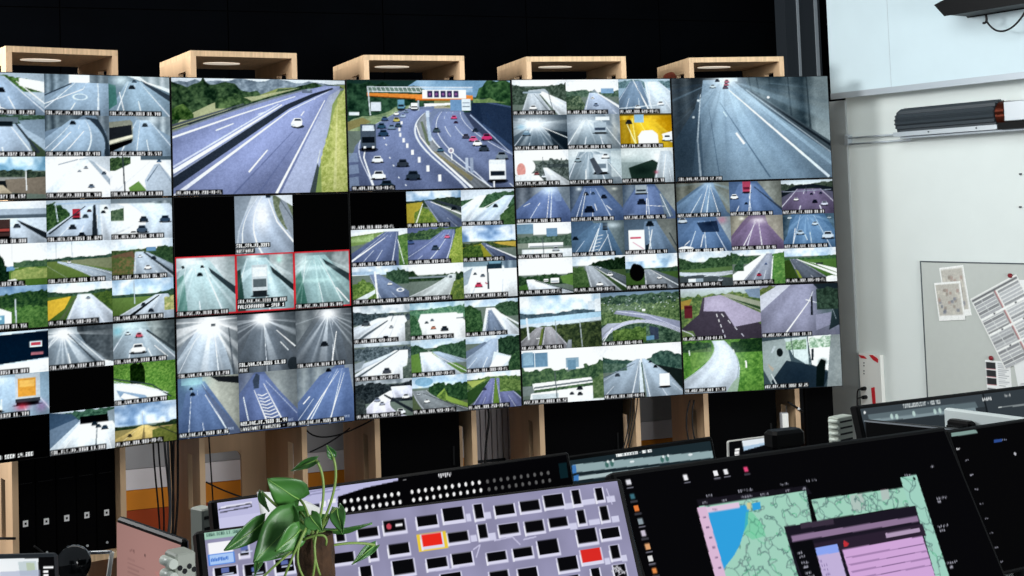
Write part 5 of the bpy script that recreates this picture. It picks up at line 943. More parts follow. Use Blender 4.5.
def schedule(c):
    c.f('dcdcd8').b('5a5c5e', 2, 3, 98, 6).l('8a8c8c', 48, 6, 48, 98, 1.6).l('b05050', 50, 6, 50, 98, .8)
    for i in range(20):
        y = 8 + i * 4.6; c.b('a2a4a6' if i % 3 else '7c7e80', 3, y, 46, y + 3.6); c.b('aeb0b2' if i % 4 else '8a8c8e', 54, y, 97, y + 3.2); c.l('c8cac8', 20 + i % 5, y, 20 + i % 5, y + 3.6, .8)
    for y in (30, 52, 74): c.b('e8e8e4', 2, y, 98, y + 3); c.e('505254', 30, y + 1.5, 2, 1.2); c.e('505254', 75, y + 1.5, 2, 1.2)
    c.q(.04)
def pcard(c):
    c.f('dfe0de')
    for i in range(3): c.b('14161a', 4, 6 + i * 24, 42, 26 + i * 24).b('a03038', 4, 27 + i * 24, 42, 28.5 + i * 24)
    for i in range(12): c.b('8a8e92', 50, 8 + i * 6, 92 - (i % 3) * 8, 10 + i * 6)
    c.b('30343a', 4, 86, 36, 90).b('8a8e92', 4, 94, 80, 97)
def pic(fn, w, h, seed=1):
    p = Pic(w, h, seed); fn(p); return p.fin()
def sheet(label, fn, px, w, h, off, name='printed_sheet', magnet=None, cat='paper', group=None):
    A = wall(px[0], px[1], off)
    t = thing(name, A, label, cat, group)
    im = pic(fn, w, h, 5)
    o, A, ex, ez, ww, hh = wquad('print', im, *px, off + .0012, PRINT, t)
    n_ = np.cross(ez, ex)
    Fp = (A - ez * hh, ex, -NW, ez)
    Mesh().box(Fp, 0, ww, .0004, .0018, 0, hh).build('backing_paper', M['paper'], t)
    return A, ex, ez, ww, hh
sheet('small printed picture partly covered, pinned at upper left of the grey board', maplike, (939, 268, 963, 265, 941, 318), 30, 44, .0135)
sheet('small printed map in front of another sheet on the grey board', maplike, (934, 283, 960, 281, 939, 321), 34, 46, .0165)
sheet('large schedule sheet hanging aslant from a red magnet on the grey board', schedule, (970, 299, 1016, 274, 1008, 368), 70, 110, .0165)
sheet('small card with three black photos on the grey board', pcard, (985, 360, 1010, 362, 985, 392), 36, 46, .0135)
sheet('white sheet at lower right of the grey board beside the card', lambda c: c.f('dcdedc').e('c8a0a0', 60, 20, 26, 8, .4).b('9a9ea0', 12, 40, 80, 43).b('9a9ea0', 12, 50, 70, 53), (1013, 360, 1040, 358, 1014, 420), 20, 40, .0135)
sheet('white sheet with yellow line at upper right of the grey board', lambda c: c.f('dfe0de').b('d8b030', 0, 30, 100, 38), (1019, 280, 1052, 279, 1019, 326), 20, 30, .0135)
for (x, y, lab) in ((1010.5, 275.5, 'dark red magnet holding the slanted schedule sheet'), (991.5, 358, 'dark red magnet above the card with black photos')):
    P = wall(x, y, .018)
    t = thing('round_magnet', P, lab, 'magnet', 'red board magnets')
    Mesh().tube([P, P + NW * .008], .0115, 20).build('magnet_body', M['redm'], t)
    Mesh().tube([P + NW * .008, P + NW * .012], .009, 20, .006).build('magnet_cap', M['redm'], t)

# white socket panel with red stripes
v0 = wl_uv(858.5, 353, .03); v1 = wl_uv(880, 353, .03); zlo = wl_uv(866, 470)[1]
t = thing('socket_panel', WFR[0] + DW_ * (v0[0] + v1[0]) / 2 + UP * zlo + NW * .02, 'white socket panel with red corner stripes and two black plugs by the grey post', 'panel')
ua, uw = v0[0], v1[0] - v0[0]
Mesh().box(WFR, ua, ua + uw, -.03, -.001, zlo, v0[1]).build('body', M['cream'], t, bevel=.003)
def wpoly(name, px, off, m, parent):
    pts = [wall(x, y, off) for x, y in px]
    n = len(pts)
    back_ = [p - NW * .0012 for p in pts]
    Mesh().add(pts + back_, [tuple(range(n)), tuple(range(2 * n - 1, n - 1, -1))] + [(k, (k + 1) % n, n + (k + 1) % n, n + k) for k in range(n)]).build(name, M[m], parent)
for px in (((858, 354.5), (864, 356), (867, 359), (861, 358)), ((869, 355), (872.5, 355), (878, 359), (878, 363), (873, 360)), ((871, 388), (874.5, 387), (876, 408), (873, 409))):
    wpoly('red_stripe', px, .0322, 'red', t)
for (x, y) in ((864, 364.5), (864, 372.5)):
    for d in (-1.6, 1.2):
        P = wall(x, y + d, .0305); Mesh().tube([P - NW * .002, P + NW * .0012], .004, 12).build('socket_hole', M['hole'], t)
for k, (x, y) in enumerate(((865, 388.5), (866, 397))):
    P = wall(x, y, .031)
    pl = thing('mains_plug', P, ['upper', 'lower'][k] + ' black plug in the red-striped white socket panel', 'plug', 'plugs in the socket panel')
    Mesh().tube([P, P + NW * .03], .012, 14, .010).build('plug_body', M['black'], pl)
    e0 = P + NW * .03
    Mesh().tube(bez(e0, e0 - DW_ * .03 + NW * (.02 + .03 * k), wall(858 + 2 * k, y + 3, .05 + .04 * k), wall(857 + 4 * k, 440, .04 + .05 * k), n=12), .004, 8).build('cord', M['cable'], pl)

# black ribbed roll on its rail
r0 = wl_uv(900, 122, .07); r1 = wl_uv(1005, 113, .07)
zc = (r0[1] + r1[1]) / 2
RAD = abs(wl_uv(950, 104, .07)[1] - wl_uv(950, 133, .07)[1]) / 2
t = thing('roller_unit', WFR[0] + DW_ * r0[0] + NW * .07 + UP * (zc - RAD), 'black ribbed roller with aluminium rail and motor mounted on the white side wall', 'roller')
zc = wl_uv(950, 118.5, .07)[1]
ax = lambda u, dn=0, dz=0: WFR[0] + DW_ * u + NW * (.07 + dn) + UP * (zc + dz)
mm = Mesh()
prof = [(0, .55), (.012, .88), (.03, 1.0)]
n = 36
ring = []
for u, k in prof + [(r1[0] - r0[0] - .02, 1.0)]:
    ring.append([ax(r0[0] + u, math.cos(2 * math.pi * i / n) * RAD * k * (1 if i % 2 else .85), math.sin(2 * math.pi * i / n) * RAD * k * (1 if i % 2 else .85)) for i in range(n)])
vs = sum(ring, [])
fs_ = [(a * n + i, a * n + (i + 1) % n, (a + 1) * n + (i + 1) % n, (a + 1) * n + i) for a in range(len(ring) - 1) for i in range(n)]
mm.add(vs, fs_ + [tuple(range(n - 1, -1, -1)), tuple((len(ring) - 1) * n + i for i in range(n))]).build('ribbed_roll', M['rib'], t)
zr = -RAD * .86
mm = Mesh().box(WFR, r0[0] - .004, r1[0] - .01, -.07 - RAD * .75, -.07 + RAD * .2, zc + zr - .012, zc + zr + .012)
rail = mm.build('rail', M['alu'], t)
Mesh().box(WFR, r0[0] + .02, r1[0] + .4, -.07 - RAD * .4, -.001, zc + zr - .024, zc + zr - .014).build('lower_rail', M['pale'], t)
for x in (932, 980):
    P = wl_uv(x, 130, .1); Mesh().tube([ax(P[0], RAD * .76, zr + .002), ax(P[0], RAD * .76 + .004, zr + .002)], .004, 10).build('screw', M['dpost'], t)
for k in range(7):
    u = r1[0] - .012 + k * .007
    pts = [ax(u, math.cos(a) * RAD * .8, math.sin(a) * RAD * .8) for a in np.linspace(0, 2 * math.pi, 21)]
    Mesh().tube(pts, .0035, 6).build('copper_winding', M['copper'], t)
Mesh().box(WFR, r1[0] + .04, r1[0] + .22, -.14, -.03, zc - RAD * .55, zc + RAD * .75).build('motor_box', M['alu'], t, bevel=.004)
Mesh().box(WFR, r1[0] - .005, r1[0] + .5, -.13, -.02, zc - RAD * 1.05, zc - RAD * .6).build('motor_mount', M['black'], t)
for y0, y1 in ((137, 134), (143, 140)):
    A = wl_uv(845, y0 + 1.5, .03); B = wl_uv(903, y1, .03)
    Mesh().tube([WFR[0] + DW_ * A[0] + NW * .03 + UP * A[1], WFR[0] + DW_ * (B[0] + .05) + NW * .03 + UP * A[1]], .0055, 8).build('guide_rod', M['pale'], t)
for k, x in enumerate((846, 848)):
    A = wl_uv(x, 136 + k, .03); C = wl_uv(x, 144, .03)
    Mesh().box(WFR, A[0] - .004, A[0] + .004, -.04, -.001, C[1] - .008, A[1] + .008).build('rod_end', M['pale'], t)
# short screws on the wall at the right edge
for y, lab in ((174, 'upper of two small dark screws in the white side wall at the right edge'), (207, 'lower of two small dark screws in the white side wall at the right edge')):
    P = wall(1021, y, .0); t = tag(Mesh().tube([P - NW * .003, P + NW * .012], .005, 10).build('wall_screw', M['dpost']), lab, 'screw', 'screws in the side wall')

# black device at the top right with its cable
tip = wl_uv(950.5, 6.5, BO + .10)
s0, zz0 = wl_uv(957, 16, BO + .12)
F = WFR
t = thing('wall_loudspeaker', WFR[0] + DW_ * (s0 + .3) + NW * (BO + .1) + UP * zz0, 'black wedge-shaped box on the white bulkhead at the top right', 'loudspeaker')
m = Mesh()
d0, d1 = BO + .03, BO + .22
P = lambda u, d, z: WFR[0] + DW_ * u + NW * d + UP * z
h_ = tip[1] - zz0
pr = [(s0, 0), (s0 + .85, 0), (s0 + .85, h_ * 3.0), (s0 + .16, h_ * 2.1), (tip[0], h_)]
n = len(pr)
va = [P(u, d0, zz0 + z) for u, z in pr] + [P(u, d1, zz0 + z) for u, z in pr]
m.add(va, [tuple(range(n)), tuple(range(2 * n - 1, n - 1, -1))] + [(k, (k + 1) % n, n + (k + 1) % n, n + k) for k in range(n)]).build('case', M['black'], t, bevel=.006)
Mesh().box(WFR, s0 + .3, s0 + .5, -d0, -BO - .001, zz0 + h_ * .4, zz0 + h_ * 1.6).build('wall_bracket', M['black'], t)
mm = Mesh().tube(bez(wall(986, 15, BO + .1), wall(988, 24, BO + .1), wall(983, 23, BO + .1), n=8), .006, 8).build('hook', M['cable'], t)
Mesh().tube(bez(wall(987, 22, BO + .1), wall(1000, 42, BO + .1), wall(1018, 26, BO + .1), wall(1026, 10, BO + .1), n=16), .005, 8).build('cord', M['cable'], t)

# ================================================================ desk and its screens
t = thing('control_desk', (-1.0, -4.1, 0), 'long dark control desk carrying the row of monitors', 'desk')
Mesh().box(WF, -3.0, 1.3, -5.1, -2.7, .715, .75).build('desk_top', M['desk'], t, bevel=.004)
for x in (-2.9, -.95, 1.0):
    Mesh().box(WF, x - .03, x + .03, -4.9, -2.9, 0.001, .715).build('leg', M['dpost'], t)
DESK = .75

class Screen:
    """a monitor whose upper edge is level at height z and runs between two pixels; its lean is found from a pixel on its side edge"""
    def __init__(s, name, label, tl, tr, z, asp, edge=None, lean=12, side='r', bez=.012, thick=.03, cat='monitor', group=None, material='black', stand=True, bt=None, width=None):
        s.A = on_z(*tl, z); B = on_z(*tr, z)
        s.w = float(np.linalg.norm(B - s.A)); s.ex = unit(B - s.A)
        if width: s.w = width
        nh = np.cross(s.ex, UP)                       # towards the viewer
        if edge:
            best = None
            for d in np.arange(-10, 62, .5):
                dn = -UP * math.cos(math.radians(d)) + nh * math.sin(math.radians(d))
                P = (s.A if side == 'l' else B)
                lo, hi = 0., 1.5
                for _ in range(30):
                    mid = (lo + hi) / 2
                    if proj(P + dn * mid)[1] < edge[1]: lo = mid
                    else: hi = mid
                e = abs(proj(P + dn * lo)[0] - edge[0])
                if best is None or e < best[0]: best = (e, d)
            lean = best[1]
        s.lean = lean
        a = math.radians(lean)
        s.dn = -UP * math.cos(a) + nh * math.sin(a)
        s.n = np.cross(s.ex, -s.dn)                   # screen normal towards the viewer
        s.h = s.w / asp
        base = s.A + s.ex * s.w / 2 + s.dn * s.h
        s.t = thing(name, (base[0], base[1], DESK), label, cat, group)
        s.F = (s.A + s.dn * s.h, s.ex, -s.n, -s.dn)   # along, away from viewer, up the screen
        Mesh().box(s.F, -bez, s.w + bez, .001, thick, -bez, s.h + (bez if bt is None else bt), bev=.004).build('housing', M[material], s.t)
        if stand:
            mx = s.w / 2
            P = s.F[0] + s.ex * mx + s.F[2] * thick + s.F[3] * s.h * .45
            y = P + s.F[2] * .06; foot = np.array([y[0], y[1], DESK])
            Mesh().tube([P, y, y * .3 + foot * .7 + np.array([0, 0, .0]), foot + UP * .01], .018, 10).build('stand_neck', M['black'], s.t)
            Ff = (foot, s.ex, np.cross(UP, s.ex), UP)
            Mesh().box(Ff, -.12, .12, -.09, .09, .0005, .014, bev=.006).build('stand_foot', M['black'], s.t)
        print(name, 'w %.2f h %.2f lean %.1f z0 %.2f' % (s.w, s.h, lean, s.F[0][2]), proj(s.A), proj(s.A + s.ex * s.w), proj(s.F[0]))
    def uv(s, x, y):
        P = on_plane(x, y, s.A, s.n) - s.A
        return np.dot(P, s.ex) / s.w * 100, np.dot(P, s.dn) / s.h * 100
    def uvs(s, *px):
        return sum((list(s.uv(px[i], px[i + 1])) for i in range(0, len(px), 2)), [])
    def show(s, c, name='screen'):
        return picture(name, c.fin(), s.A + s.n * .0005, s.ex, -s.dn, s.w, s.h, SCREEN, s.t)

# --- the wide key panel screen
S1 = Screen('touch_monitor', 'wide leaning touch monitor with rows of black and two red keys', (204, 533), (617, 481), 1.30, 1.78, (638, 576), bez=.012, bt=.004)
c = Pic(560, 300, 3); c.f('8f8dac')
v = c.noise(14, 2)[..., None]; c.a = np.clip(c.a * (.93 + .14 * v), 0, 1)
def key(x0, y0, x1, y1, col='07070a', rim=None):
    (u, v_), (u2, v2) = S1.uv((x0 + x1) / 2, (y0 + y1) / 2), S1.uv((x0 + x1) / 2 + 1, (y0 + y1) / 2)
    hw = (x1 - x0) / 2 * .92 * math.hypot(u2 - u, 0); 
    u3, v3 = S1.uv((x0 + x1) / 2 + .2, (y0 + y1) / 2 + 1); hh = (y1 - y0 - (x1 - x0) * .10) / 2 * abs(v3 - v_)
    if rim:
        c.b(rim, u - hw - 1.1, v_ - hh - .3, u + hw + 1.1, v_ + hh + 1.6)
    c.b('d9d8ee', u - hw - .35, v_ - hh - .1, u + hw + .35, v_ + hh + 1.2)
    c.b('e8e8f4', u - hw - .45, v_ - hh * .3, u - hw, v_ + hh + 1.3)
    c.b(col, u - hw, v_ - hh, u + hw, v_ + hh)
    return u, v_, hw, hh
def pad(x0, y0, x1, y1):
    (u0_, v0_), (u1_, v1_) = S1.uv(x0, y0), S1.uv(x1, y1)
    c.b('cfcfe8', u0_, min(v0_, v1_), u1_, max(v0_, v1_) + 2)
for q in ((466, 517, 470, 514), (482, 515, 490, 512), (563, 505, 572, 503), (582, 501, 594, 499), (606, 498, 614, 496), (470, 537, 476, 535), (488, 536, 495, 533), (569, 525, 576, 523), (588, 521, 599, 519), (611, 518, 618, 516), (604, 560, 609, 558), (621, 557, 626, 555)):
    pad(*q)
KEYS = '357 527 379 538|383 519 406 533|416 515 438 527|442 507 464 522|333 552 355 564|369 543 377 559|388 543 410 555|447 531 469 543|392 559 415 575|426 557 448 569|451 552 473 565|474 504 483 519|494 504 515 516|519 500 540 512|543 494 564 508|572 490 580 505|595 488 603 501|478 524 487 539|498 523 519 535|524 520 544 533|548 517 568 528|577 510 585 524|600 506 608 521|576 528 597 544|600 527 620 539|486 551 507 562|512 547 533 558|537 539 559 555|557 556 578 571|610 545 619 559|489 570 509 581|517 567 538 580|591 568 600 580|613 564 626 578|336 532 345 542|320 546 330 556|360 566 372 578|300 552 318 562|440 572 462 584|560 575 580 588|214 566 238 577|244 563 267 577|275 558 295 573|240 544 249 556|305 570 325 580'
for q in KEYS.split('|'):
    key(*map(float, q.split()))
for i in range(8):                 # the rows further down the panel
    for j in range(9):
        u, v_ = 6 + i * 11.6 + (j % 2) * 2, 47 + j * 6
        if v_ < 96: c.b('d9d8ee', u - .4, v_ - .3, u + 5.6, v_ + 4.4).b('07070a', u, v_, u + 5, v_ + 3.4)
key(421, 533, 443, 547, 'e8281c', 'e8c83c'); key(580, 548, 602, 563, 'd82a24')
u, v_ = S1.uv(389, 527); c.e('c04858', u, v_, .6, 1.1).b('f0f0f4', u + 1.6, v_ - .7, u + 3.2, v_ + .3)
u, v_ = S1.uv(618, 570)
for i in range(14): c.l('c8c8d0', u + c.R.rand() * 4 - 2, v_ + c.R.rand() * 5 - 2.5, u + c.R.rand() * 4 - 2, v_ + c.R.rand() * 5 - 2.5, .3)
for (x, y, x2, y2) in ((494, 541, 512, 537), (512, 537, 520, 545), (473, 550, 480, 545), (480, 545, 476, 558), (452, 569, 470, 565), (436, 571, 452, 569), (606, 489, 612, 505), (523, 540, 536, 537)):
    c.l('c8c6e2', *S1.uvs(x, y, x2, y2), .5)
# sidebar at the left end
(u0_, v0_) = S1.uv(206, 541); (u1_, v1_) = S1.uv(229, 549)
c.b('f4f4f8', .6, 4, 5.8, 12).b('8c8ca8', 5.8, 3, 8.4, 9)
c.b('9fc6b4', 0, 0, 9.4, 2.6).tx('E06A.TCVD.LT.SRAE', .6, .5, '4a6a60', None, (1.2, 1.5), 0)
u, v_ = S1.uv(222, 559); c.b('4f86e0', u - 2.8, v_ - 2, u + 2.8, v_ + 2).b('a9c8f4', u - 2.5, v_ - 1.6, u + 2.5, v_ + 1.6).sq(14, u - 2.3, v_ - .7, '3a6cc8', 1.4)
for (x, y) in ((226, 571), (256, 570), (285, 563), (245, 549)):
    u, v_ = S1.uv(x, y); c.b('5c6ca8', u - .9, v_ - 1, u + .7, v_ + .6).b('c8d0e8', u - .8, v_ + 1, u + 1.6, v_ + 1.5)
S1.show(c)

# --- the screen behind it with the two rows of lamps
S2 = Screen('lamp_monitor', 'monitor behind the key panel showing two rows of white lamp dots', (217, 503), (566, 455), 1.24, 1.95, None, 14, bez=.010, bt=.006)
c = Pic(470, 240, 4); c.f('c6c6e6')
c.b('b9b9dc', 0, 0, 100, 7).p('e4e4f4', *S2.uvs(221, 507, 252, 502, 252, 504, 221, 510)).l('30303c', *S2.uvs(219, 510, 251, 504), .5).l('30303c', *S2.uvs(251, 504, 252, 507), .4).l('30303c', *S2.uvs(220, 513, 252, 507), .5)
c.p('e07080', *S2.uvs(299, 494, 304, 492, 304, 497, 299, 498)).l('8c8cb0', *S2.uvs(306, 493, 340, 487), .6).l('8c8cb0', *S2.uvs(306, 496, 340, 490), .6)
c.b('20222c', *S2.uvs(311, 505), *[a + b for a, b in zip(S2.uvs(319, 501), (0, 3))]).p('f0f0f6', *S2.uvs(320, 502, 326, 501, 326, 507, 320, 508)).p('f0f0f6', *S2.uvs(328, 500, 336, 499, 336, 503, 328, 504))
c.p('040406', *S2.uvs(337, 540, 338, 497, 366, 488, 398, 481, 590, 447, 600, 540)).p('040406', *S2.uvs(398, 482, 398, 474, 590, 445, 590, 470))
c.p('0a2026', *S2.uvs(558, 464, 566, 463, 568, 478, 560, 479))
for k in range(31):
    x, y = 344.7 + 6.72 * k, 501.9 - .955 * k
    if k in (9,): continue
    if k >= 21: x += 1.5
    for d in (0, 8.2 - .02 * k):
        u, v_ = S2.uv(x + d * .2, y + d)
        c.e('f4f4f4' if k < 21 else '5c5c5c', u, v_, .42, 1.0)
c.sq(12, *S2.uvs(438, 474.5), 'e8e8ec', 2).b('ececf0', *S2.uvs(403, 480), *[a + b for a, b in zip(S2.uvs(406, 478), (0, 1))])
S2.show(c)

# --- the small dashboard screen to its right
S3 = Screen('dashboard_monitor', 'dark monitor with two pale instrument bars between the key panel and map monitors', (567, 461), (710, 441), 1.14, 1.9, (716, 470), bez=.012)
c = Pic(210, 120, 5); c.f('18242a')
c.p('1c2a30', 0, 0, 100, 0, 100, 12, 0, 12)
c.p('8fa6aa', *S3.uvs(573, 465, 712, 451, 713, 458, 574, 473)).p('a9bcbe', *S3.uvs(574, 477, 714, 460, 714.5, 463, 574, 481))
c.p('3f78b8', *S3.uvs(572, 466, 576, 465, 577, 473, 573, 474)).p('3f78b8', *S3.uvs(574, 476, 579, 475, 579, 481, 574, 481))
for x, y in ((607, 465), (612, 464), (662, 460), (667, 459)): c.e('3f6a64', *S3.uv(x, y), 1.2, 3).e('dfe8e8', *S3.uv(x + 1, y - 3), .8, 1.4)
for x, y in ((632, 462), (690, 455)): c.e('dfe8ea', *S3.uv(x, y), 1.6, 1.2)
c.tx('TUNNELUEBERSICHT - H02 NEU', *S3.uvs(616, 454.5), 'f0f4f4', None, (1, 1.6), 0)
S3.show(c)

# --- the wide black desktop with the map
S4 = Screen('map_monitor', 'wide leaning black monitor showing a green map, blue sea and an open window', (617, 477), (944, 431), 1.27, 1.72, (646, 576), side='l', bez=.010)
c = Pic(430, 260, 6); c.f('050507')
def P4(col, *px, a=1.0): c.p(col, *S4.uvs(*px), a=a)
def T4(txt, x, y, col='8a8a96', sc=(1, 1.2)): c.sq(len(txt), *S4.uvs(x, y), col, 1.0)
P4('16141c', 697, 500, 806, 486, 812, 494, 699, 507)
MAP = (699, 507, 806, 491, 822, 576, 836, 640, 733, 640)
m_ = c._poly(S4.uvs(*MAP))
c.p('9fd0bc', *S4.uvs(*MAP))
def roads(poly, n, seed, cols):
    keep = c.a.copy(); m = c._poly(S4.uvs(*poly)); g = np.random.RandomState(seed)
    q = S4.uvs(*poly); ux, uy = q[0::2], q[1::2]
    hubs = [(min(ux) + g.rand() * (max(ux) - min(ux)), min(uy) + g.rand() * (max(uy) - min(uy))) for _ in range(n)]
    done = set(); k = 0
    for i, a_ in enumerate(hubs):
        near = sorted(range(n), key=lambda j: math.hypot(hubs[j][0] - a_[0], (hubs[j][1] - a_[1]) * .6))[1:4]
        for j in near:
            if (j, i) in done: continue
            done.add((i, j)); e_ = hubs[j]; k += 1
            mx, my = (a_[0] + e_[0]) / 2 + g.randn() * .7, (a_[1] + e_[1]) / 2 + g.randn() * 1.1
            pts = bez((a_[0], a_[1], 0), (mx, my, 0), (e_[0], e_[1], 0), n=3)
            for p, r_ in zip(pts, pts[1:]): c.l(cols[k % len(cols)], p[0], p[1], r_[0], r_[1], .35 if k % 3 else .5, a=.65)
    c.a[~m] = keep[~m]
NETC = ['5f7f7c', '4a6a6a', '4fae80', '7a9490', '5f7f7c', '52706e']
roads(MAP, 480, 3, NETC)
P4('2f9fdc', 708, 511, 745, 505, 749, 510, 748, 518, 748, 524, 744, 532, 740, 545, 734, 556, 726, 566, 722, 575)
P4('2f9fdc', 752, 504, 760, 502, 761, 509, 753, 511)
P4('58c890', 746, 512, 752, 512, 762, 524, 766, 536, 752, 540, 744, 534, a=.45)
P4('e4c88c', 747, 503, 751, 503, 751, 509, 747, 510, a=.7)
P4('d9b8d4', 697, 508, 706, 506.5, 726, 576, 740, 620, 730, 620, 715, 576); P4('dcc4dc', 706, 508, 739, 502.5, 740, 508, 708, 513)
for i in range(6): P4('8a7090', 703 + i * 3, 517 + i * 10, 706 + i * 3, 516.5 + i * 10, 706.6 + i * 3, 518.5 + i * 10, 703.6 + i * 3, 519 + i * 10)
T4('CARTE', 711, 509, 'a088a8')
P4('9fd0bc', 811, 500, 910, 487, 917, 505, 817, 521)
P4('c8a8b8', 850, 496, 862, 494, 866, 510, 852, 512, a=.35); P4('c8a8b8', 880, 490, 888, 489, 890, 499, 882, 501, a=.4)
m2 = c._poly(S4.uvs(811, 500, 910, 487, 917, 505, 817, 521)); roads((811, 500, 910, 487, 917, 505, 817, 521), 110, 5, NETC)
P4('9fd0c0', 900, 478, 916, 475, 950, 580, 968, 640, 950, 640, 935, 580, 913, 520)
m3 = c._poly(S4.uvs(900, 478, 916, 475, 950, 580, 968, 640, 950, 640, 935, 580, 913, 520)); roads((900, 478, 916, 475, 950, 580, 968, 640, 950, 640, 935, 580, 913, 520), 90, 8, NETC)
c.e('20302c', *S4.uv(914, 479), .4, .7)
P4('1a1622', 784, 527, 915, 506, 936, 580, 950, 640, 824, 660, 802, 590); P4('3a3040', 800, 523.5, 833, 519, 834, 524.5, 801, 529)
P4('8c7494', 791, 536, 917, 516, 918.5, 521.5, 792.5, 542); P4('2a2030', 806, 545, 922, 524, 926, 536, 810, 556)
P4('08080c', 790, 543, 812, 540, 832, 600, 812, 606)
P4('c0b0d8', 815, 548, 837, 544, 850, 590, 858, 620, 834, 626, 826, 590); P4('8aa4f0', 815, 548, 837, 544, 839, 552, 817, 556)
P4('cfa6d8', 842, 550, 922, 536, 936, 580, 950, 630, 868, 646, 854, 590)
P4('b09ab8', 885, 533.5, 919, 528, 920, 532, 886, 538); P4('c03038', 843, 543, 847, 542, 848, 546, 844, 547); P4('c03038', 844, 540.5, 849, 544, 847, 546, 843, 542)
for i in range(4): c.l('7a5c88', *S4.uvs(846 + i * 2.5, 560 + i * 7 - 2, 924 + i * 2.5, 546 + i * 7 - 2), .35)
for i in range(6): T4('ITEM' + '.' * (i % 3), 797 + i * 2, 552 + i * 5 - (i % 2), '9a9aa6', (.9, 1))
for i in range(5): T4('TEXTE', 819 + i * 2, 560 + i * 4.5, '8a7aa8', (.8, 1))
for k, (x, y, col) in enumerate(((629, 483, 'dcdce4'), (633, 497, '3a6a78'), (637, 509, 'e07a38'), (641, 522, '8a98a0'), (644, 534, 'c8c0d0'), (648, 547, 'd8a070'), (651, 559, 'dcdcdc'), (655, 571, 'e08a48'), (686, 478, 'f0f0f4'), (716, 474, 'f0f0f4'), (726, 472.5, 'e8e8ec'), (746, 470, 'e04878'))):
    u, v_ = S4.uv(x, y); c.b(col, u - .6, v_ - 1.1, u + .6, v_ + .9).b('6a6a76', u - .9, v_ + 1.7, u + .9, v_ + 2.1)
for (x, y, txt) in ((702, 502, 'FILE'), (722, 500, 'EDIT'), (741, 496.5, 'VIEW.MODE'), (760, 494, 'OPTIONS'), (785, 490, 'HELP'), (802, 488, '...'), (738, 490.5, 'MENU.SYSTEME'), (780, 484, 'PANNEAU'), (806, 480.5, 'AFFICHAGE'), (706, 495, 'LISTE')): T4(txt, x, y, '8c8c98')
for (x, y, txt) in ((936, 498, 'RESSOURCES'), (937, 501, 'NOM'), (937, 526, 'EQUIPEMENT'), (939, 530, '.....'), (946, 562, 'HISTORIQUE'), (949, 566, '...'), (930, 466, 'O O'), (903, 475, 'FENETRE')): T4(txt, x, y, '9a9aa6')
S4.show(c)

# --- the black list screen at the right edge
S5 = Screen('list_monitor', 'black monitor at the lower right corner with faint lists of text', (950, 433), (1090, 412), 1.25, 1.6, (962, 468), side='l', bez=.008)
c = Pic(260, 200, 7); c.f('050506')
c.p('7f9a94', *S5.uvs(951, 433.2, 976, 430, 978, 433.5, 952, 437))
T5 = lambda txt, x, y, col='b8b8c0', sc=(1, 1.3): c.sq(len(txt), *S5.uvs(x, y), col, 1.3)
T5('MESSAGES', 953, 449, 'f0f0f4'); T5('NAVIGATEUR', 998, 440, '8890a8'); c.e('b8b8c0', *S5.uv(1015, 454), .8, 1.2); c.p('2c4a8c', *S5.uvs(994, 440, 1002, 439, 1002, 442, 994, 443))
for i in range(9): T5('. ..', 965 + i * 4.9, 460 + i * 14.4, '8c8c98')
S5.show(c)
# text lists on the map monitor right part are drawn on a slim middle screen
# --- grey status screen behind at the right
S6 = Screen('status_monitor', 'dark grey status monitor below the socket panel with pale instrument bars', (860, 409), (1040, 387), 1.2, 1.9, (868, 445), side='l', bez=.010)
c = Pic(260, 140, 8); c.f('2c3338')
c.p('3b444a', 0, 0, 66, 0, 66, 10, 0, 10).p('343c42', 66.8, 0, 100, 0, 100, 22, 66.8, 22).b('101418', 66, 0, 66.8, 100)
c.p('5d6c72', *S6.uvs(868, 415, 975, 402, 978, 408, 870, 421)).p('7f9096', *S6.uvs(870, 420, 975, 408, 976, 411, 872, 423))
c.tx('TUNNELUEBERSICHT - H02 NEU', *S6.uvs(903, 405), 'dfe6e6', None, (1, 1.6), 0)
for x, y in ((892, 417), (897, 417), (935, 412), (940, 411), (914, 414)): c.e('b4ccc8', *S6.uv(x, y), .8, 2)
c.sq(9, *S6.uvs(982, 398.5), 'e8ecec', 2.4).sq(6, *S6.uvs(1004, 394.5), 'c8cccc', 2.4).l('c8d0d0', *S6.uvs(998, 408, 1024, 405), .6)
c.e('e8ecec', *S6.uv(865, 413), .6, 1)
S6.show(c)
# --- black monitor edge and white monitor back in front of it
A, B = on_z(864, 420, 1.23), on_z(977, 431, 1.23)
ex = unit(B - A); F = (A, ex, np.cross(UP, ex), UP); w = np.linalg.norm(B - A)
t = thing('turned_monitor', (A + B) / 2 * np.array([1, 1, 0]) + UP * DESK, 'slim black monitor turned sideways in front of the grey status monitor', 'monitor')
Mesh().box(F, 0, w, 0, .02, -.3, 0, bev=.005).build('housing', M['black'], t)
Mesh().box(F, .0, w, -.0006, .0, -.004, -.0005).build('edge_strip', M['pale'], t)
Mesh().box(F, w * .45, w * .55, .02, .06, -.36, -.1).build('stand_neck', M['black'], t)
Mesh().box(F, w * .25, w * .75, -.02, .14, -(A[2] - DESK) + .0005, -(A[2] - DESK) + .012, bev=.005).build('stand_foot', M['black'], t)
Mesh().box(F, w * .47, w * .53, .03, .05, -(A[2] - DESK) + .012, -.3).build('stand_post', M['black'], t)
A, B = on_z(943, 408, 1.22), on_z(1060, 423, 1.22)
ex = unit(B - A); F = (A, ex, np.cross(UP, ex), UP); w = np.linalg.norm(B - A)
t = thing('white_monitor', (A + B) / 2 * np.array([1, 1, 0]) + UP * DESK, 'white back of a monitor with black mount, in front of the status monitor', 'monitor')
Mesh().box(F, 0, w, 0, .02, -.26, 0, bev=.005).build('back_cover', M['wback'], t)
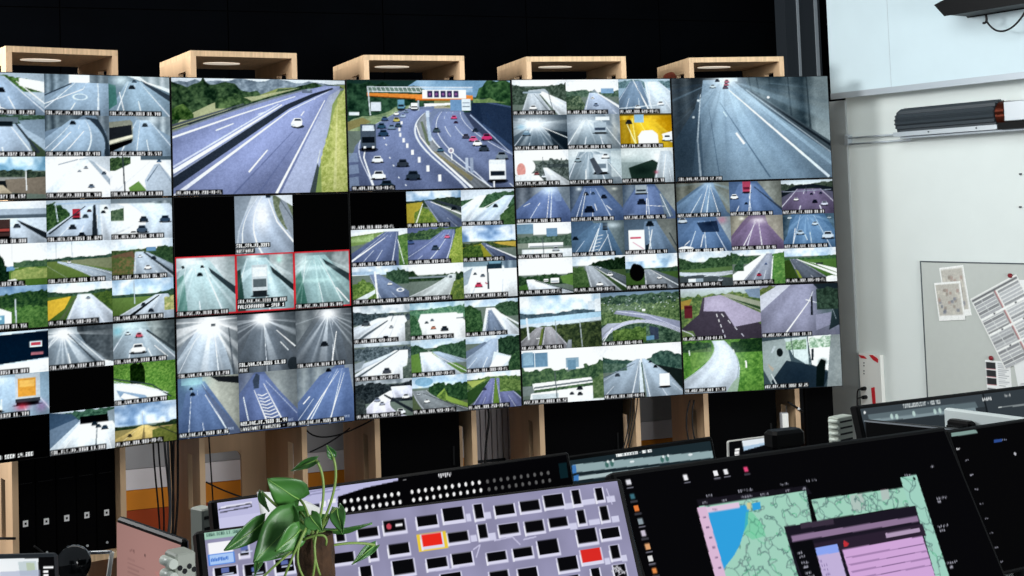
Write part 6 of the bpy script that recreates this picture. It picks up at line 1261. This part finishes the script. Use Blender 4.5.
P = on_plane(965, 424, A, F[2]); s = np.dot(P - A, ex); zz_ = P[2] - A[2]
Mesh().box(F, s - .035, s + .035, -.03, 0, zz_ - .04, zz_ + .012, bev=.006).build('mount', M['black'], t)
Mesh().box(F, s - .02, s + .02, -.05, -.03, -(A[2] - DESK) + .012, zz_).build('stand_post', M['black'], t)
Mesh().box(F, s - .12, s + .12, -.12, .06, -(A[2] - DESK) + .0005, -(A[2] - DESK) + .012, bev=.005).build('stand_foot', M['black'], t)

# --- small screen between, with a black camera above
S7 = Screen('text_monitor', 'small monitor with white frame and four text lines below the rightmost plywood frame', (729, 442), (790, 434), 1.1, 1.5, (729.5, 462), side='l', bez=.002, thick=.012, material='cream')
c = Pic(90, 60, 9); c.f('08090c'); c.p('a8c4dc', *S7.uvs(742, 441, 772, 437, 772, 443, 744, 451)).p('e0e8ee', *S7.uvs(742, 441, 766, 438, 764, 443, 743, 447)).p('08090c', *S7.uvs(764, 438, 790, 434, 790, 442, 764, 441))
for i in range(4): c.b('f0f0f0', *S7.uvs(735, 449 + i * 3), *[a + b for a, b in zip(S7.uvs(739.5, 448.6 + i * 3), (0, 4))])
S7.show(c)
A, B = on_z(770, 433, 1.16), on_z(802, 429, 1.16)
P = (A + B) / 2 + unit(B - A) * .014; ex = unit(B - A); F = (P, ex, np.cross(UP, ex), UP); w = np.linalg.norm(B - A)
t = thing('conference_camera', (P[0], P[1], DESK), 'black rounded box standing in front of the rightmost plywood panel', 'camera')
hgt = P[2] - on_z(780, 441, 1.16)[2]
Mesh().box(F, -w / 2, w / 2, -.0, .05, -.05, 0, bev=.009).build('case', M['black'], t)
Mesh().tube([P + F[2] * .035 - UP * .05, P + F[2] * .035 - UP * (P[2] - DESK - .001)], .014, 10).build('stand_post', M['black'], t)
Mesh().tube([P + F[2] * .035 - UP * (P[2] - DESK - .012), P + F[2] * .035 - UP * (P[2] - DESK - .0005)], .07, 24).build('stand_foot', M['black'], t)

# --- intercom loudspeakers
def intercom(label, tl, tr, z, hh, nk, knobs=True, holes=(4, 5), slant=0.0):
    A, B = on_z(*tl, z), on_z(*tr, z)
    ex = unit(B - A); w = np.linalg.norm(B - A)
    F = (A - UP * hh, ex, np.cross(UP, ex), UP)
    t = thing('desk_intercom', (A + B) / 2 * np.array([1, 1, 0]) + UP * DESK, label, 'intercom', 'grey desk intercoms')
    Mesh().box(F, 0, w, 0, .04, 0, hh, bev=.003).build('case', M['speaker'], t)
    nx_, nz_ = holes
    for i in range(nx_):
        for j in range(nz_):
            x, zz = w * (.18 + .7 * i / max(nx_ - 1, 1)), hh * (.94 - .22 * (j + .5)) - (i % 2) * hh * .05
            if zz < .005: continue
            if knobs == 'slats':
                if i == 0: Mesh().box(F, w * .12, w * .9, -.0012, 0, zz - .003, zz + .003).build('vent_slot', M['hole'], t)
            else:
                Pc = F[0] + ex * x + UP * zz; Mesh().tube([Pc + F[2] * .002, Pc - F[2] * .001], .0042, 8).build('speaker_hole', M['hole'], t)
    for k in range(nk):
        Pk = F[0] - ex * .006 + UP * (hh - .012 - k * .02) + F[2] * .02
        Mesh().tube([Pk - F[2] * .024, Pk + F[2] * .01], .0075 if knobs is True else .006, 14).build('knob', M['knob'], t)
    Mesh().box(F, w * .3, w * .7, .015, .04, -(A[2] - hh - DESK) + .0005, 0).build('stand_post', M['speaker'], t)
intercom('grey perforated intercom with pale knobs right of the pink page monitor', (176, 555), (196, 551), 1.28, .12, 3, True, (4, 4))
intercom('grey slatted intercom with white knobs between map monitor and grey post', (838, 418), (853, 415), 1.06, .09, 4, 'slats', (2, 5))
intercom('small grey slatted intercom left of the lavender screen', (202.5, 510), (214.5, 507), 1.20, .10, 0, 'slats', (2, 5))

# --- pink page monitor turned away at the left
S8 = Screen('page_monitor', 'monitor with a pinkish text page, turned sideways at the lower left', (117, 522), (181, 545), 1.26, .9, (117, 576), side='l', bez=.004, thick=.014, bt=.008)
c = Pic(120, 120, 10); c.f('98746e'); c.o(70, 20, 60, 40, 'a8807a', .8)
for i in range(26): c.b('8a6864', 18, 22 + i * 3, 30 + (i * 7 % 11) * 2.2, 23 + i * 3, a=.7)
c.sq(6, 22, 15, '6a4c4a', 2.4).e('3a2c2c', 46, 16, .9, .9).p('c07a74', 60, 24, 100, 20, 100, 44, a=.35).l('90605c', 44, 30, 98, 44, .6)
S8.show(c)
# --- small bright screen in the corner
S9 = Screen('corner_monitor', 'small metal-framed screen with a bright picture in the lower left corner', (-60, 560), (54, 557), 1.24, 1.5, (55, 576), bez=.004, thick=.012, material='dpost')
c = Pic(150, 100, 11); c.f('08080a'); c.p('e8eef2', *S9.uvs(-60, 560, 38, 558.5, 39, 600, -60, 600)).o(30, 20, 30, 20, 'ffffff', .7)
c.p('b4c4c8', *S9.uvs(18, 562, 36, 561, 38, 576, 20, 576), a=.7).p('a8b888', *S9.uvs(26, 563, 34, 563, 35, 570, 27, 571), a=.5).p('a4acc8', *S9.uvs(0, 572, 40, 570, 40, 590, 0, 590), a=.6)
for (x, y, w_) in ((43, 566.5, 10), (43, 570.5, 5), (43, 574.5, 5)): c.b('f4f4f6', *S9.uvs(x, y), *[a + b for a, b in zip(S9.uvs(x + w_, y), (0, 3))])
S9.show(c)
# --- black desk lamp with chrome arm
P0 = at(70, 566, 2.5)
t = thing('desk_lamp', (P0[0], P0[1], DESK), 'black round desk lamp head with a chrome arm at lower left', 'lamp')
J = at(79, 553, 2.5); E_ = at(112, 552, 2.5)
Mesh().tube([J, E_], .0035, 10).build('arm', M['chrome'], t)
for x in (75.5, 82.5): Mesh().tube([at(x - 1.2, 553.5, 2.5), at(x + 1.5, 553.3, 2.5)], .0062, 12).build('joint_ring', M['chrome'], t)
Mesh().tube([at(78, 548.5, 2.5), at(78.5, 556, 2.5)], .006, 10).build('joint', M['black'], t)
m = Mesh(); n = 20; vs = []; ringr = [(0, .012), (.02, .03), (.045, .05), (.075, .062), (.095, .064)]
axd = unit(at(60, 590, 2.2) - J)
a_ = unit(np.cross(axd, R[2])); b_ = np.cross(axd, a_)
for d, r in ringr:
    vs += [J + axd * (d + .004) + (a_ * math.cos(2 * math.pi * k / n) + b_ * math.sin(2 * math.pi * k / n)) * r * .5 for k in range(n)]
fs_ = [(i * n + k, i * n + (k + 1) % n, (i + 1) * n + (k + 1) % n, (i + 1) * n + k) for i in range(len(ringr) - 1) for k in range(n)] + [tuple(range(n - 1, -1, -1)), tuple((len(ringr) - 1) * n + k for k in range(n))]
m.add(vs, fs_, True).build('lamp_head', mat('glossy_black', '0a0f12', .12, coat=.6), t)
Mesh().tube([E_, at(108, 580, 2.5), np.array([*at(106, 600, 2.5)[:2], DESK + .002])], .0045, 8).build('arm', M['cream'], t)
Mesh().tube([np.array([*at(106, 600, 2.5)[:2], DESK + .012]), np.array([*at(106, 600, 2.5)[:2], DESK + .0005])], .06, 24).build('lamp_foot', M['black'], t)
# thin black cables over the first frame
g0_ = lambda x, y, d: on_plane(x, y, PF[0][0][0] + PF[0][0][2] * d, PF[0][0][2])
cable([g0_(-4, 538.5, -.02), g0_(15.5, 538.5, -.02)], .006, 'black cable tie across the plywood post at the left edge', 'cable_tie', group=None)
cable(bez(g0_(34, 546, -.02), g0_(40, 550, -.02), g0_(47, 556, -.02)), .005, 'short black cable below the black computers on the left shelf')

# ================================================================ the pothos plant
DP = 1.72
base = at(316, 545, DP); foot = np.array([base[0], base[1], DESK])
t = thing('potted_pothos', foot, 'green pothos plant on a brown fibre pole in front of the key panel', 'plant')
m = Mesh(); n = 28; rings = [(0, .055), (.0, .06), (.10, .075), (.112, .08), (.125, .08), (.125, .072), (.105, .068)]
vs = [foot + UP * (.001 + z) + np.array([math.cos(2 * math.pi * k / n), math.sin(2 * math.pi * k / n), 0]) * r for z, r in rings for k in range(n)]
m.add(vs, [(i * n + k, i * n + (k + 1) % n, (i + 1) * n + (k + 1) % n, (i + 1) * n + k) for i in range(len(rings) - 1) for k in range(n)] + [tuple(range(n - 1, -1, -1)), tuple((len(rings) - 1) * n + k for k in range(n))], True).build('pot', M['pot'], t)
top = at(314, 533, DP)
rs = np.random.RandomState(4)
m = Mesh(); n = 22; K = 40; vs = []
for i in range(K + 1):
    z = DESK + .09 + (top[2] - DESK - .09) * i / K
    cxy = foot[:2] * (1 - i / K) + top[:2] * i / K
    for k in range(n):
        r = .0235 + rs.rand() * .0035
        vs.append((cxy[0] + math.cos(2 * math.pi * k / n) * r, cxy[1] + math.sin(2 * math.pi * k / n) * r, z))
m.add(vs, [(i * n + k, i * n + (k + 1) % n, (i + 1) * n + (k + 1) % n, (i + 1) * n + k) for i in range(K) for k in range(n)] + [tuple(K * n + k for k in range(n))]).build('fibre_pole', M['coir'], t)
def leaf(bx, by, tx_, ty, w, db=0.0, dt=0.0, fold=.25, roll=0.0, cur=.15, name='leaf'):
    """heart-shaped leaf: pixel of its base and of its tip, width in pixels, depth offsets of base and tip"""
    A, B = at(bx, by, DP + db), at(tx_, ty, DP + dt)
    L = np.linalg.norm(B - A); e = (B - A) / L
    v = -R[2]; v = unit(v - e * np.dot(v, e)); s = np.cross(e, v)
    v, s = v * math.cos(roll) + s * math.sin(roll), s * math.cos(roll) - v * math.sin(roll)
    W = w / FPX * DP / 2
    m = Mesh(); NU, NV = 14, 9; vs = []
    for i in range(NU + 1):
        u = i / NU
        hw = W * (math.sin(math.pi * min(1, (u * .93 + .07)) ** .62) ** .85 if u < 1 else 0) * (1 if u > .12 else .92)
        back_ = -.13 * L * (1 - u) ** 6
        for j in range(NV):
            q = j / (NV - 1) * 2 - 1
            p = A + e * (u * L + back_ * abs(q)) + s * (hw * q) + v * (abs(q) * hw * fold - cur * L * (u - .4) ** 2 + math.sin(q * 5 + u * 7) * .0012)
            vs.append(p)
    fs_ = [(i * NV + j, i * NV + j + 1, (i + 1) * NV + j + 1, (i + 1) * NV + j) for i in range(NU) for j in range(NV - 1)]
    o = m.add(vs, fs_, True).build(name, M['leaf'], t)
    so = o.modifiers.new('thick', 'SOLIDIFY'); so.thickness = .0006
    mid = [np.array(vs[i * NV + NV // 2]) + v * .0006 for i in range(NU + 1)]
    Mesh().tube(mid, .0011, 5, .0003).build('midrib', M['leafv'], o)
    return A
def stem(x0, y0, d0, x1, y1, A, r=.0018):
    P0 = at(x0, y0, DP + d0); Pm = at(x1, y1, DP + d0 / 2)
    Mesh().tube(bez(P0, Pm, A, n=12), r, 7).build('stem', M['stem'], t)
leaves = [  # base px, tip px, width, base depth, tip depth, fold, roll, stem start, stem middle
    (300, 500, 268, 480, 36, .02, .0, .06, .0, 309, 520, 306, 505),
    (303, 523, 268, 524, 26, .02, .01, .15, .2, 311, 536, 306, 524),
    (312, 524, 330, 515, 20, .03, .02, .2, .2, 314, 536, 312, 528),
    (300, 530, 276, 552, 26, -.03, -.05, .2, -.3, 312, 540, 302, 532),
    (316, 460, 290, 471, 9, .0, .02, .5, .3, 318, 525, 330, 480),
    (333, 457, 327, 445, 9, .0, .0, .5, .2, 322, 525, 342, 480),
    (298, 518, 254, 562, 46, .0, -.04, .15, .1, 312, 535, 305, 522),
    (264, 522, 225, 551, 22, .0, -.03, .2, -.2, 305, 538, 285, 520),
    (303, 518, 279, 509, 22, .03, .0, .3, .3, 312, 535, 308, 525),
    (300, 512, 296, 536, 20, .02, -.01, .5, -.5, 313, 536, 305, 515),
    (337, 508, 342, 534, 17, .0, -.02, .3, .3, 318, 535, 330, 512),
    (325, 530, 372, 526, 12, .01, -.01, .5, .9, 318, 538, 322, 532),
    (375, 545, 352, 564, 10, .02, .0, .3, .4, 322, 548, 350, 540),
    (262, 492, 268, 512, 12, .03, .03, .5, .9, 305, 532, 275, 505),
    (262, 556, 254, 576, 9, .0, -.02, .4, .6, 306, 545, 270, 545),
    (310, 516, 322, 532, 18, -.02, -.03, .4, .0, 314, 536, 310, 520),
    (290, 512, 300, 540, 24, .01, -.02, .4, .4, 312, 540, 300, 515),
]
for (bx, by, tx_, ty, w, db, dt, fold, roll, sx, sy, mx, my) in leaves:
    A = leaf(bx, by, tx_, ty, w, db, dt, fold, roll)
    stem(sx, sy, .0, mx, my, A)
for (x0, y0, x1, y1, x2, y2) in ((306, 530, 290, 556, 304, 578), (312, 532, 318, 556, 312, 580), (303, 540, 330, 528, 326, 545), (318, 530, 310, 548, 320, 575), (300, 545, 280, 560, 262, 578), (306, 528, 297, 545, 284, 578)):
    Mesh().tube(bez(at(x0, y0, DP - .03), at(x1, y1, DP - .045), at(x2, y2, DP - .035), n=12), .0016, 7).build('aerial_root', M['stem'], t)

# curled paper behind the plant, lying over the monitor edge
_d = float(np.dot(on_z(285, 521, 1.304) - CAM, R[2])) + .012
t = thing('paper_sheet', at(275, 512, _d), 'curled white paper sheet stuck between the plant and the screens', 'paper')
m = Mesh(); NU, NV = 14, 6; vs = []
for i in range(NU + 1):
    u = i / NU
    x = 257 + 70 * u; yt = 492 + 14 * u + 6 * u * u - 5 * math.sin(u * math.pi); yb = 524 - 8 * u
    for j in range(NV + 1):
        q = j / NV
        vs.append(at(x + q * 5 * (1 - u), yt + (yb - yt) * q, _d + .03 * math.sin(u * 2.2) * (1 - q) ))
m.add(vs, [(i * (NV + 1) + j, i * (NV + 1) + j + 1, (i + 1) * (NV + 1) + j + 1, (i + 1) * (NV + 1) + j) for i in range(NU) for j in range(NV)], True)
o = m.build('sheet', M['paper'], t); so = o.modifiers.new('thick', 'SOLIDIFY'); so.thickness = .0008
